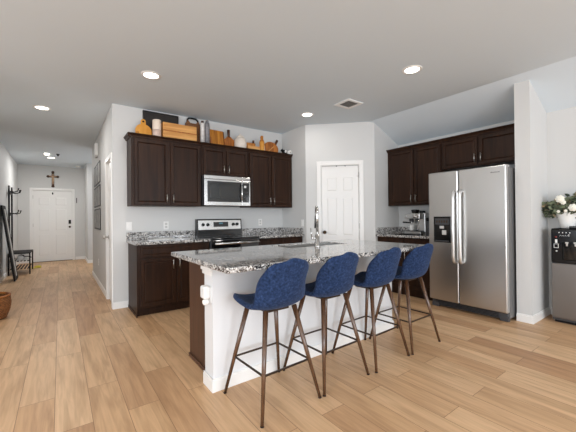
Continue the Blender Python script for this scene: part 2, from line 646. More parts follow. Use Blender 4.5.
# hall wall with closet door opening: local x runs toward the camera (-Y) from y=8.0
HX = T(XH, 8.0, 0, -90)
struct(wall_run(HX, 8.0 - YB, .12, H, [(2.60, 3.17, 0, 2.04)]).build('wall_hall_right', M['wall']))
struct(wall_run(T(XL, 4.2, 0, 90), YD - 4.2, .12, H).build('wall_hall_left', M['wall']))
struct(wall_run(T(SIDE_X, 4.2), XL - SIDE_X - .12, .12, H).build('wall_living_room', M['wall']))
FX = T(-1.06, YD)
struct(wall_run(FX, 3.6, .14, H, [(0.43, 1.36, 0, 2.05)]).build('wall_entry', M['wall']))
sa = MB()
sa.box(0.615, 0.735, 10.15, YD, 0, H)
sa.box(0.735, 2.5, 10.15, 10.27, 0, H)
sa.box(XH + .12, 2.5, 7.88, 8.0, 0, H)
sa.box(2.38, 2.5, 8.0, 8.5, 0, H)
sa.box(2.38, 2.5, 9.7, 10.15, 0, H)
sa.box(2.38, 2.5, 8.5, 9.7, 0, 0.7)
sa.box(2.38, 2.5, 8.5, 9.7, 2.3, H)
struct(sa.build('wall_side_hall', M['wall']))
struct(MB().box(XS, XS + .12, PA[1], YB, 0, H).build('wall_pantry_side', M['wall']))
DL = math.hypot(PB[0] - PA[0], PB[1] - PA[1])
DANG = math.degrees(math.atan2(PB[1] - PA[1], PB[0] - PA[0]))
DX = T(PA[0], PA[1], 0, DANG)
struct(wall_run(DX, DL, .10, H, [(0.245, 0.880, 0, 2.06)]).build('wall_pantry_front', M['wall']))
struct(MB().box(PB[0], XR + .12, PB[1], PB[1] + .12, 0, H).build('wall_pantry_return', M['wall']))
struct(MB().box(XR, XR + .12, REAR_Y, YB, 0, H).build('wall_right', M['wall']))
struct(MB().box(4.196, XR, 1.207, 1.352, 0, H).build('wall_fridge_wing', M['wall']))
rw = wall_run(T(XR + .1, REAR_Y, 0, 180), XR - SIDE_X + .2, .12, H, [(XR + .1 - b, XR + .1 - a, 0.55, 2.35) for a, b in REAR_WIN])
struct(rw.build('wall_rear', M['wall']))
sw = wall_run(T(SIDE_X, REAR_Y, 0, 90), 4.2 - REAR_Y, .12, H, [(a - REAR_Y, b - REAR_Y, 0.55, 2.35) for a, b in SIDE_WIN])
struct(sw.build('wall_living_side', M['wall']))
wi = 1
for (a, b) in REAR_WIN:
    w = MB()
    for (x0, x1, z0, z1) in ((a, a + .05, .55, 2.35), (b - .05, b, .55, 2.35), (a + .05, b - .05, .55, .6), (a + .05, b - .05, 2.3, 2.35), ((a + b) / 2 - .02, (a + b) / 2 + .02, .6, 2.3), (a + .05, b - .05, 1.43, 1.47)):
        w.box(x0, x1, REAR_Y - .08, REAR_Y - .02, z0, z1)
    struct(w.build('window_%d' % wi, M['winframe']))  # frame of an unseen rear window, added for the daylight
    wi += 1
for (a, b) in SIDE_WIN:
    w = MB()
    for (x0, x1, z0, z1) in ((a, a + .05, .55, 2.35), (b - .05, b, .55, 2.35), (a + .05, b - .05, .55, .6), (a + .05, b - .05, 2.3, 2.35), ((a + b) / 2 - .02, (a + b) / 2 + .02, .6, 2.3)):
        w.box(SIDE_X - .08, SIDE_X - .02, x0, x1, z0, z1)
    struct(w.build('window_%d' % wi, M['winframe']))  # frame of an unseen side window, added like the rear ones
    wi += 1

# baseboards


def base_run(X, a, b, m):
    m.X = X
    m.box(a, b, -0.013, 0, 0, 0.075)
    m.box(a, b, -0.008, 0, 0.075, 0.088)


def baseboard(side, *runs):
    m = MB()
    for X, a, b in runs:
        base_run(X, a, b, m)
    m.X = Matrix()
    struct(m.build('baseboard_' + side, M['white']))


baseboard('back', (T(XH, YB), -0.013, 0.175))
baseboard('hall_right', (HX, 0.0, 2.53), (HX, 3.24, 8.0 - YB + .0))
baseboard('hall_left', (T(XL, 4.2, 0, 90), 0, YD - 4.2))
baseboard('entry', (FX, 0.12, 0.36), (FX, 1.43, 1.66))
baseboard('side_hall', (T(0.615, 10.15), -0.013, 1.7), (T(0.615, YD, 0, -90), 0, YD - 10.15))
baseboard('pantry', (DX, 0.0, 0.175), (DX, 0.95, DL))
baseboard('fridge_wing', (T(4.196, 1.352, 0, -90), 0, 0.145 + .013), (T(4.196, 1.207), 0, XR - 4.196))
baseboard('right', (T(XR, 1.19, 0, -90), 0, 1.19 - REAR_Y))
baseboard('living_room', (T(SIDE_X, 4.2), 0, 3.55))
baseboard('rear', (T(XR, REAR_Y, 0, 180), 0, XR - SIDE_X))

# doors (structure) : six moulded panels
SIX = [(.13, .44, .79, .91), (.56, .87, .79, .91), (.13, .44, .43, .745), (.56, .87, .43, .745), (.13, .44, .08, .385), (.56, .87, .08, .385)]


def door_set(name, X, a, b, zt, thick, face=0.018, cw=0.06, back=True, mat='door'):
    """door filling the opening a..b of a wall run, with casing; local frame of the wall"""
    o = bpy.data.objects.new(name, None)
    o.location = X @ Vector(((a + b) / 2, 0, 0))
    C.objects.link(o)
    struct(o)
    MB(X).panel_door(a + .016, b - .016, face, face + .036, .012, zt - .014, SIX).build('door_panel', M[mat], o)
    c = MB(X)
    c.box(a - cw, a + .004, -.016, 0, 0, zt + cw, .003)
    c.box(b - .004, b + cw, -.016, 0, 0, zt + cw, .003)
    c.box(a + .004, b - .004, -.016, 0, zt - .004, zt + cw, .003)
    c.build('casing', M['white'], o)
    j = MB(X)
    j.box(a, a + .013, 0, thick, 0, zt - .012)
    j.box(b - .013, b, 0, thick, 0, zt - .012)
    j.box(a, b, 0, thick, zt - .012, zt)
    j.box(a + .013, a + .03, face + .037, face + .05, 0, zt - .012)
    j.box(b - .03, b - .013, face + .037, face + .05, 0, zt - .012)
    j.build('jamb', M['white'], o)
    return o


d1 = door_set('door_1', FX, 0.43, 1.36, 2.05, .14, .03, .055)
k = MB(FX)
k.box(1.265, 1.325, .010, .031, 1.075, 1.19, .006)
k.build('smart_lock_keypad', M['blkm'], d1)
k = MB(FX)
k.lathe([(0, 0), (.03, 0), (.03, .012), (0, .012)], (0, 0, 0)) if False else None
k.cone((1.295, .031, .985), (1.295, .018, .985), .03, .03)
k.cone((1.295, .02, .985), (1.295, -.02, .985), .011, .011)
k.ball((1.295, -.035, .985), .027)
k.build('door_knob', M['brass'], d1)
k = MB(FX)
k.box(.875, .905, .02, .031, 1.93, 1.99, .004)
k.build('door_viewer', M['blk'], d1)
k = MB(FX)
for z in (.25, 1.0, 1.8):
    k.box(.438, .452, .012, .034, z, z + .1)
k.build('hinge', M['nickel'], d1)
k = MB(FX)
k.box(.43, 1.36, -.01, .1, 0.0, .011)
k.build('threshold', M['brass'], d1)

d2 = door_set('door_2', DX, 0.245, 0.880, 2.06, .10, .022, .062)
k = MB(DX)
k.cone((.305, .022, .945), (.305, .012, .945), .03, .03)
k.cone((.305, .014, .945), (.305, -.025, .945), .011, .011)
k.ball((.305, -.04, .945), .027, .024, .027)
k.build('door_knob', M['brass'], d2)
k = MB(DX)
for z in (.25, 1.0, 1.84):
    k.box(.866, .876, .0, .022, z, z + .09)
k.cone((.858, -.002, 1.86), (.836, -.03, 1.865), .004, .004)
k.build('hinge', M['nickel'], d2)
k = MB(DX)
k.box(.27, .86, .019, .024, 2.043, 2.0475)
k.box(.5, .52, .008, .024, 2.034, 2.050, .002)
k.box(.64, .66, .008, .024, 2.034, 2.050, .002)
k.build('over_door_hook', M['dgrey'], d2)

d3 = door_set('door_3', HX, 2.60, 3.17, 2.04, .12, .02, .06)
k = MB(HX)
k.cone((2.67, .02, .935), (2.67, .008, .935), .03, .03)
k.cone((2.67, .01, .935), (2.67, -.03, .935), .011, .011)
k.ball((2.67, -.045, .935), .028, .024, .028)
k.build('door_knob', M['nickel'], d3)

# ------------------------------------------------------------------ ceiling fixtures


def can_light(x, y, label, watts):
    t = thing('recessed_ceiling_light', label, 'ceiling light', (x, y, H), 'recessed ceiling lights')
    m = MB()
    m.lathe([(.074, -.001), (.076, -.008), (.098, -.006), (.102, 0.0)], (x, y, H), 32)
    m.build('trim_ring', M['white'], t)
    m = MB()
    m.lathe([(0, -.004), (.073, -.004), (.0735, -.001), (0, -.001)], (x, y, H), 32)
    m.build('lens', M['lens'], t)
    d = bpy.data.lights.new('lamp_light', 'AREA')
    d.shape = 'DISK'
    d.size = .14
    d.energy = watts
    d.color = (1.0, 0.975, 0.95)
    lo = bpy.data.objects.new('lamp_light', d)
    lo.location = (0, 0, -.012)
    lo.parent = t
    C.objects.link(lo)
    return t


can_light(.80, 3.57, 'lit recessed ceiling light in front of the black sign over the cabinets', 6)
can_light(3.01, 1.88, 'lit recessed ceiling light over the bar stools, beside the sloped ceiling', 5)
can_light(3.015, 3.62, 'lit recessed ceiling light in front of the pantry corner, behind the air vent', 3.2)
can_light(-.19, 5.46, 'lit recessed ceiling light at the mouth of the entry hall', 13)
can_light(-.17, 9.73, 'lit recessed ceiling light deep in the hall near the crucifix', 25)
for (x, y) in ((-.2, 1.2), (1.4, -1.2), (-2.6, .6)):  # added lamps outside the view that help light the room
    can_light(x, y, 'lit recessed ceiling light over the living area, out of the picture', 8)

vt = thing('ceiling_air_vent', 'white square ceiling air vent with grey louvers', 'vent', (3.2, 2.95, H))
m = MB()
vx0, vx1, vy0, vy1 = 3.055, 3.34, 2.815, 3.09
m.box(vx0, vx1, vy0, vy0 + .045, H - .012, H, .003)
m.box(vx0, vx1, vy1 - .045, vy1, H - .012, H, .003)
m.box(vx0, vx0 + .045, vy0 + .045, vy1 - .045, H - .012, H, .003)
m.box(vx1 - .045, vx1, vy0 + .045, vy1 - .045, H - .012, H, .003)
m.build('vent_frame', M['white'], vt)
m = MB()
for i in range(9):
    y = vy0 + .055 + i * .0205
    m.bar((vx0 + .046, y, H - .006), (vx1 - .046, y, H - .006), .012, .0025)
m.build('louver', M['vent'], vt)
m = MB()
m.box(vx0 + .045, vx1 - .045, vy0 + .045, vy1 - .045, H - .001, H - .0002)  # black sheet standing in for the dark of a duct
m.build('duct_opening', M['blkm'], vt)

sd = MB()
sd.lathe([(0, -.045), (.045, -.045), (.062, -.035), (.065, 0), (0, 0)], (.43, 10.85, H), 24)
single(sd, 'smoke_detector', M['white'], (.43, 10.85, H), 'round white smoke detector on hall ceiling near the entry door', 'smoke detector')
sd = MB()
sd.lathe([(0, -.03), (.04, -.03), (.05, -.02), (.05, 0), (0, 0)], (-.24, 9.2, H), 20)
single(sd, 'ceiling_sensor', M['lens'], (-.24, 9.2, H), 'small bright round fitting beside the deep hall ceiling light', 'sensor')  # glows with the lamp lens material, though a sensor is no lamp
sd = MB()
sd.lathe([(0, -.05), (.015, -.05), (.03, -.02), (.035, 0), (0, 0)], (-.03, 9.12, H), 16)
single(sd, 'sprinkler_head', M['dgrey'], (-.03, 9.12, H), 'small dark ceiling fitting beside the deep hall ceiling light', 'sprinkler')

# ------------------------------------------------------------------ cabinets
PULL = M['nickel']


def pull_v(X, x, y, z0, z1, parent):
    m = MB(X)
    m.cone((x, y - .028, z0), (x, y - .028, z1), .0055, .0055, 10)
    for z in (z0 + .015, z1 - .015):
        m.cone((x, y, z), (x, y - .028, z), .0045, .0045, 8)
    return m.build('handle', PULL, parent)


def pull_h(X, x0, x1, y, z, parent):
    m = MB(X)
    m.cone((x0, y - .028, z), (x1, y - .028, z), .0055, .0055, 10)
    for x in (x0 + .015, x1 - .015):
        m.cone((x, y, z), (x, y - .028, z), .0045, .0045, 8)
    return m.build('handle', PULL, parent)


def crown(X, x0, x1, yf, yb, z0, left=False, right=False):
    m = MB(X)
    a = x0 - (.04 if left else 0)
    b = x1 + (.04 if right else 0)
    m.prism([(yf + .0, z0 - .012), (yf - .012, z0 - .010), (yf - .018, z0 + .008), (yf - .036, z0 + .024), (yf - .042, z0 + .036), (yf, z0 + .036)], 'x', a, b)
    if left:
        m.prism([(x0, z0 - .012), (x0 - .012, z0 - .010), (x0 - .018, z0 + .008), (x0 - .034, z0 + .024), (x0 - .04, z0 + .036), (x0, z0 + .036)], 'y', yf - .02, yb)
    m.box(x0, x1, yf, yb, z0, z0 + .02)
    return m


def upper(X, x0, x1, z0, z1, depth, doors, label, left=False, right=False, hz=None):
    """wall cabinet; local frame: wall face y=0, cabinet projects to -depth"""
    c = thing('wall_cabinet', label, 'cabinet', X @ Vector(((x0 + x1) / 2, -depth / 2, z0)), 'dark wall cabinets')
    yf = -depth
    MB(X).box(x0, x1, yf + .02, -.002, z0, z1 - .001, .0015, 1).build('body', M['cab'], c)
    crown(X, x0, x1, yf + .02, -.002, z1, left, right).build('crown_molding', M['cab'], c)
    for (a, b, hs) in doors:
        d = MB(X).panel(a, b, yf, yf + .019, z0 + .012, z1 - .03, .052).build('door', M['cab'], c)
        hx = (b - .028) if hs > 0 else (a + .028)
        pull_v(X, hx, yf, z0 + .045, z0 + .16, d)
    return c


BX = T(0, YB)
ZT = 2.272
upper(BX, .742, 1.670, 1.372, ZT, .33, [(.778, 1.205, 1), (1.235, 1.652, -1)], 'dark two-door wall cabinet to the left of the microwave, under the black sign', left=True)
upper(BX, 1.674, 2.446, 1.835, ZT, .33, [(1.700, 2.045, 1), (2.072, 2.430, -1)], 'short dark wall cabinet directly above the microwave')
upper(BX, 2.450, 3.326, 1.372, ZT, .33, [(2.470, 2.876, 1), (2.896, 3.300, -1)], 'dark two-door wall cabinet between the microwave and the pantry corner')
RX = T(XR, 3.268, 0, -90)
upper(RX, .002, .925, 1.372, ZT, .323, [(.055, .478, 1), (.50, .91, -1)], 'dark two-door wall cabinet above the espresso machine')
upper(RX, .929, 1.914, 1.86, ZT, .323, [(.945, 1.410, 1), (1.432, 1.898, -1)], 'short dark wall cabinet above the refrigerator')


def lower(X, x0, x1, depth, doors, drawers, label, endpanel=False):
    c = thing('base_cabinet', label, 'cabinet', X @ Vector(((x0 + x1) / 2, -depth / 2, 0)), 'dark base cabinets')
    yf = -depth
    m = MB(X)
    m.box(x0, x1, yf + .02, -.002, .10, .878, .0015, 1)
    m.box(x0, x1, yf + .075, -.02, 0, .10)
    if endpanel:
        m.box(x0 - .004, x0 + .0, yf + .02, -.002, 0.0, .878)
        m.box(x0 - .012, x0 - .003, yf + .01, -.014, 0, .035)
    m.build('body', M['cab'], c)
    for (a, b, hs) in doors:
        d = MB(X).panel(a, b, yf, yf + .019, .125, .70, .055).build('door', M['cab'], c)
        pull_v(X, (b - .03) if hs > 0 else (a + .03), yf, .56, .675, d)
    for (a, b) in drawers:
        d = MB(X).panel(a, b, yf, yf + .019, .725, .865, .03, .005).build('drawer', M['cab'], c)
    return c


lower(BX, .754, 1.670, .61, [(.79, 1.205, 1), (1.225, 1.655, -1)], [(.79, 1.655)], 'dark base cabinet under the granite beside the range and hall corner', True)
lower(BX, 2.446, 3.326, .61, [(2.46, 2.87, 1), (2.89, 3.31, -1)], [(2.46, 2.87), (2.89, 3.31)], 'dark base cabinet between the range and pantry corner')
lower(RX, .002, .960, .61, [(.02, .47, 1), (.49, .945, -1)], [(.02, .47), (.49, .945)], 'dark base cabinet under the espresso machine, beside the refrigerator')


def counter(X, x0, x1, depth, label, splash_sides=()):
    t = thing('granite_countertop', label, 'countertop', X @ Vector(((x0 + x1) / 2, -depth / 2, .88)), 'granite counters along the walls')
    MB(X).box(x0, x1, -depth, -.002, .880, .915, .006).build('slab', M['granite'], t)
    MB(X).box(x0, x1, -.022, -.002, .9155, 1.017, .004).build('backsplash', M['granite'], t)
    for s in splash_sides:
        if s == 'L':
            MB(X).box(x0, x0 + .02, -depth + .02, -.0225, .9155, 1.017, .004).build('side_splash', M['granite'], t)
        else:
            MB(X).box(x1 - .02, x1, -depth + .02, -.0225, .9155, 1.017, .004).build('side_splash', M['granite'], t)
    return t


counter(BX, .725, 1.671, .645, 'speckled granite counter between the hall corner and the range')
counter(BX, 2.445, 3.327, .645, 'speckled granite counter between the range and pantry corner', 'R')
counter(RX, .003, .965, .645, 'speckled granite counter holding the espresso machine', 'L')

# ------------------------------------------------------------------ microwave
mw = thing('over_range_microwave', 'stainless over-the-range microwave with dark window', 'microwave', (2.06, 4.55, 1.39))
a, b, yf = 1.684, 2.436, 4.345
MB().box(a, b, yf + .03, 4.740, 1.395, 1.828, .003).build('body', M['dgrey'], mw)
MB().box(a, b, yf + .004, yf + .032, 1.775, 1.828, .004).build('vent_strip', M['steelv'], mw)
dr = MB().box(a, b - .15, yf, yf + .03, 1.385, 1.772, .005).build('door', M['steelv'], mw)
MB().box(a + .045, b - .155, yf - .004, yf + .001, 1.44, 1.745, .003).build('door_glass', M['glassblk'], dr)
MB().box(a + .085, b - .205, yf - .0055, yf - .003, 1.495, 1.705, .002).build('window', M['window'], dr)
m = MB()
m.tube([(b - .165, yf - .005, 1.46), (b - .168, yf - .04, 1.49), (b - .168, yf - .045, 1.585), (b - .168, yf - .04, 1.68), (b - .165, yf - .005, 1.715)], .012)
m.build('handle', M['chrome'], dr)
cp = MB().box(b - .149, b, yf, yf + .03, 1.385, 1.772, .005).build('control_panel', M['steelv'], mw)
MB().box(b - .14, b - .022, yf - .003, yf + .001, 1.44, 1.745, .002).build('touch_panel', M['glassblk'], cp)
for i in range(4):
    m = MB()
    for j in range(3):
        m.box(b - .115 + j * .028, b - .099 + j * .028, yf - .0045, yf - .0025, 1.47 + i * .04, 1.482 + i * .04)
    m.build('keypad_print', M['dgrey'], cp)
MB().box(b - .112, b - .075, yf - .0045, yf - .0025, 1.665, 1.70).build('display', M['lit'], cp)
MB().box(a + .04, b - .04, yf + .06, 4.66, 1.383, 1.3945).build('bottom_grille', M['blkm'], mw)

# ------------------------------------------------------------------ range
rg = thing('electric_range', 'stainless electric range with black glass cooktop', 'range', (2.06, 4.4, 0))
a, b = 1.680, 2.438
MB().box(a, b, 4.11, 4.72, .03, .900, .004).build('body', M['dgrey'], rg)
MB().box(a - .002, b + .002, 4.07, 4.665, .9005, .917, .005).build('cooktop', M['glassblk'], rg)
for (x, y, r) in ((1.87, 4.25, .10), (2.25, 4.25, .075), (1.87, 4.52, .075), (2.25, 4.52, .10)):
    m = MB()
    m.lathe([(r - .004, .9172), (r, .9172), (r, .9174), (r - .004, .9174)], (x, y, 0), 40)
    m.build('burner_ring', M['dgrey'], rg)
bgd = MB()
bgd.prism([(4.645, .918), (4.74, .918), (4.74, 1.185), (4.675, 1.185), (4.668, 1.18), (4.652, 1.03), (4.645, 1.02)], 'x', a, b)
bg = bgd.build('backguard', M['blk'], rg)
m = MB()
m.prism([(4.646, 1.022), (4.6605, 1.165), (4.668, 1.178), (4.674, 1.178), (4.666, 1.165), (4.652, 1.022)], 'x', a + .02, b - .02)
m.build('control_fascia', M['steelv'], bg)
m = MB()
m.prism([(4.6478, 1.062), (4.6552, 1.138), (4.6585, 1.138), (4.651, 1.062)], 'x', 1.945, 2.195)
m.build('display_panel', M['glassblk'], bg)
m = MB()
m.prism([(4.6508, 1.105), (4.6528, 1.128), (4.655, 1.128), (4.653, 1.105)], 'x', 2.04, 2.10)
m.build('clock', M['glow'], bg)
m = MB()
for x in (1.775, 1.852, 2.285, 2.352):
    m = MB()
    m.cone((x, 4.656, 1.10), (x, 4.628, 1.097), .025, .021, 20)
    m.bar((x, 4.627, 1.078), (x, 4.624, 1.116), .006, .01)
    m.build('control_knob', M['blk'], bg)
od = MB().box(a + .004, b - .004, 4.082, 4.1095, .24, .888, .006).build('oven_door', M['glassblk'], rg)
MB().box(a + .10, b - .10, 4.078, 4.083, .36, .72, .003).build('oven_window', M['window'], od)
m = MB()
m.cone((a + .03, 4.035, .845), (b - .03, 4.035, .845), .017, .017, 16)
for x in (a + .06, b - .06):
    m.bar((x, 4.083, .845), (x, 4.04, .845), .02, .022)
m.build('handle', M['steelv'], od)
MB().box(a + .004, b - .004, 4.086, 4.1095, .05, .23, .006).build('storage_drawer', M['steelv'], rg)

# ------------------------------------------------------------------ refrigerator (faces -X)
GX = T(3.996, 2.282, 0, -90)      # local x toward the camera, front face at y=0
fr = thing('side_by_side_refrigerator', 'stainless side-by-side refrigerator with ice and water dispenser', 'refrigerator', (4.4, 1.83, 0))
MB(GX).box(.004, .908, .072, .765, .035, 1.745, .006).build('body', M['fridgeside'], fr)
fd = MB(GX).box(.004, .384, 0, .068, .105, 1.765, .012, 3).build('freezer_door', M['steel'], fr)
rd = MB(GX).box(.392, .908, 0, .068, .105, 1.765, .012, 3).build('refrigerator_door', M['steel'], fr)


def fridge_handle(x, par):
    m = MB(GX)
    pts = [(x, .0, 1.505), (x, -.035, 1.49), (x, -.052, 1.43), (x, -.058, 1.06), (x, -.052, .69), (x, -.035, .63), (x, .0, .615)]
    m.tube(pts, .020, 14)
    m.build('handle', M['fhandle'], par)


fridge_handle(.348, fd)
fridge_handle(.428, fd if False else rd)
dp = MB(GX).box(.075, .300, -.006, .004, .855, 1.19, .006).build('dispenser', M['blk'], fd)
MB(GX).box(.098, .277, -.0075, -.005, 1.085, 1.165, .002).build('control_panel', M['dgrey'], dp)
m = MB(GX)
for i in range(5):
    m.box(.112 + i * .032, .13 + i * .032, -.009, -.007, 1.11, 1.14)
m.build('control_print', M['brass'], dp)
m = MB(GX)
m.box(.165, .215, -.03, -.006, 1.035, 1.07, .004)
m.box(.19, .245, -.022, -.006, .955, 1.015, .006)
m.build('dispenser_lever', M['lgrey'], dp)
MB(GX).box(.10, .275, -.02, -.006, .868, .882, .002).build('drip_tray', M['dgrey'], dp)
m = MB(GX)
for i, w_ in enumerate((.012, .006, .004, .006, .004, .006, .008, .008, .006)):
    m.box(.755 + i * .0105, .755 + i * .0105 + .0065, -.0012, .0005, 1.684, 1.684 + (.013 if i in (0, 1, 4, 8) else .010))
m.build('badge', M['dgrey'], rd)
m = MB(GX)
m.box(.02, .892, .055, .10, .02, .095, .006)
gl = m.build('base_grille', M['dgrey'], fr)
m = MB(GX)
for i in range(4):
    m.box(.06, .80, .052, .056, .032 + i * .015, .039 + i * .015)
m.build('grille_slot', M['blkm'], gl)
for (a, b, y0, y1, z0, z1) in ((.81, .90, .048, .10, 0, .055), (.012, .10, .048, .10, 0, .055), (.02, .08, .6, .7, 0, .0345), (.83, .89, .6, .7, 0, .0345)):
    MB(GX).box(a, b, y0, y1, z0, z1, .006).build('foot', M['dgrey'], fr)
for (a, b) in ((.02, .11), (.80, .89)):
    MB(GX).box(a, b, .07, .16, 1.7455, 1.775, .004).build('hinge_cover', M['lgrey'], fr)

# ------------------------------------------------------------------ island
isl = thing('kitchen_island', 'white kitchen island with dark wood end panel', 'island', (1.85, 2.4, 0))
IX0, IX1 = .850, 2.870
MB().box(IX0, IX1, 2.06, 2.21, 0, .8795).build('knee_wall', M['knee'], isl)
m = MB()
for (x0, x1, y0, y1) in ((IX0 - .013, IX1 + .013, 2.047, 2.06), (IX0 - .013, IX0, 2.06, 2.22), (IX1, IX1 + .013, 2.06, 2.22)):
    m.box(x0, x1, y0, y1, 0, .075)
    m.box(x0 + .004, x1 - .004, y0 + .004, y1, .075, .09)
m.build('baseboard', M['white'], isl)
m = MB()
m.box(IX0 - .022, IX0, 2.05, 2.23, .83, .8795, .003)
m.box(IX0 - .012, IX0, 2.055, 2.225, .80, .8295, .003)
m.build('cap_trim', M['white'], isl)
m = MB()
m.box(.925, 1.69, 2.211, 2.72, .10, .8795)
m.box(2.51, 2.83, 2.211, 2.72, .10, .8795)
m.box(1.69, 2.51, 2.211, 2.31, .10, .8795)
m.box(1.69, 2.51, 2.68, 2.72, .10, .8795)
m.box(1.69, 2.51, 2.31, 2.68, .10, .66)
m.box(.94, 2.81, 2.211, 2.66, 0, .0995)
m.build('cabinet_body', M['cab'], isl)
m = MB()
m.box(.915, .9249, 2.211, 2.735, .0, .8795, .001, 1)
m.build('end_panel', M['endp'], isl)
m = MB()
m.box(.903, .9148, 2.211, 2.735, 0, .03, .002)
m.build('shoe_molding', M['endp'], isl)
KX = T(0, 2.74, 0, 180)
for (a, b) in ((-2.82, -2.36), (-2.34, -1.87), (-1.85, -1.39), (-1.37, -.935)):
    d = MB(KX).panel(a, b, 0, .019, .125, .86, .055).build('door', M['cab'], isl)
    pull_v(KX, b - .03, 0, .7, .815, d)

ict = thing('island_countertop', 'large polished granite countertop on the kitchen island', 'countertop', (1.85, 2.2, .88))
CX0, CX1, CY0, CY1 = .765, 2.935, 1.645, 2.755
SX0, SX1, SY0, SY1 = 1.72, 2.48, 2.33, 2.66
t = bmesh.new()
xs, ys = [CX0, SX0, SX1, CX1], [CY0, SY0, SY1, CY1]
for z, fl in ((.915, False), (.880, True)):
    V = {(i, k): t.verts.new((xs[i], ys[k], z)) for i in range(4) for k in range(4)}
    for i in range(3):
        for k in range(3):
            if (i, k) != (1, 1):
                t.faces.new((V[i, k], V[i + 1, k], V[i + 1, k + 1], V[i, k + 1]))
    if not fl:
        VT = V
    else:
        VB = V
ring = [(0, 0), (1, 0), (2, 0), (3, 0), (3, 1), (3, 2), (3, 3), (2, 3), (1, 3), (0, 3), (0, 2), (0, 1)]
for p, q in zip(ring, ring[1:] + ring[:1]):
    t.faces.new((VT[p], VT[q], VB[q], VB[p]))
hole = [(1, 1), (2, 1), (2, 2), (1, 2)]
for p, q in zip(hole, hole[1:] + hole[:1]):
    t.faces.new((VT[p], VT[q], VB[q], VB[p]))
bmesh.ops.recalc_face_normals(t, faces=t.faces)
ed = [e for e in t.edges if len(e.link_faces) == 2 and e.calc_face_angle(0) > 1.0]
bmesh.ops.bevel(t, geom=ed, offset=.006, segments=2, affect='EDGES', profile=.5)
mm = MB()
mm._add(t)
mm.build('slab', M['granite'], ict)

sk = thing('kitchen_sink', 'stainless undermount sink set in the island granite', 'sink', (2.1, 2.5, .7))
m = MB()
e = .004
m.box(SX0 + .002, SX0 + .006, SY0 + .002, SY1 - .002, .70, .905)
m.box(SX1 - .006, SX1 - .002, SY0 + .002, SY1 - .002, .70, .905)
m.box(SX0 + .006, SX1 - .006, SY0 + .002, SY0 + .006, .70, .905)
m.box(SX0 + .006, SX1 - .006, SY1 - .006, SY1 - .002, .70, .905)
m.box(SX0 + .002, SX1 - .002, SY0 + .002, SY1 - .002, .696, .70)
m.build('basin', M['steel'], sk)
m = MB()
m.lathe([(0, .7005), (.05, .7005), (.045, .705), (0, .704)], (2.1, 2.5, 0), 20)
m.build('drain', M['chrome'], sk)

fc = thing('kitchen_faucet', 'tall chrome pull-down faucet on the island', 'faucet', (1.985, 2.25, .915))
fx, fy = 1.985, 2.25
m = MB()
m.lathe([(0, .0), (.03, .0), (.028, .012), (.021, .02), (.020, .12), (0, .12)], (fx, fy, .9155), 20)
m.build('base', M['chrome'], fc)
ux, uy = .60, .80                 # the spout swings out over the sink, along this direction
arc = [(fx, fy, 1.03), (fx, fy, 1.20)]
for k in range(9):
    th = PI * k / 8
    q = .062 - .062 * math.cos(th)
    arc.append((fx + ux * q, fy + uy * q, 1.222 + .075 * math.sin(th)))
arc.append((fx + ux * .124, fy + uy * .124, 1.20))
m = MB()
m.tube(arc, .0135, 14)
m.build('spout', M['chrome'], fc)
m = MB()
m.cone((fx + ux * .124, fy + uy * .124, 1.205), (fx + ux * .124, fy + uy * .124, 1.09), .016, .020, 16)
m.build('spray_head', M['gun'], fc)
m = MB()
m.cone((fx - .018, fy, 1.0), (fx - .055, fy + .02, 1.0), .013, .011, 12)
m.cone((fx - .052, fy + .02, 1.0), (fx - .060, fy + .03, 1.095), .007, .0045, 10)
m.build('lever', M['chrome'], fc)

# plug-in on the island end
m = MB()
m.box(IX0 - .006, IX0 - .0005, 2.095, 2.167, .60, .716, .002)
single(m, 'wall_outlet', M['white'], (IX0, 2.11, .66), 'white outlet plate on the end of the island under its countertop', 'outlet', 'outlet plates')
af = thing('plug_in_air_freshener', 'white plug-in air freshener on the island end', 'air freshener', (IX0 - .03, 2.11, .66))
m = MB()
m.box(IX0 - .05, IX0 - .0065, 2.088, 2.172, .635, .725, .014, 3)
m.build('body', M['white'], af)
m = MB()
m.lathe([(0, 0), (.018, 0), (.024, .012), (.024, .03), (.016, .036), (0, .036)], (IX0 - .032, 2.105, .598), 16)
m.build('oil_bottle', M['vase'], af)

# ------------------------------------------------------------------ bar stools


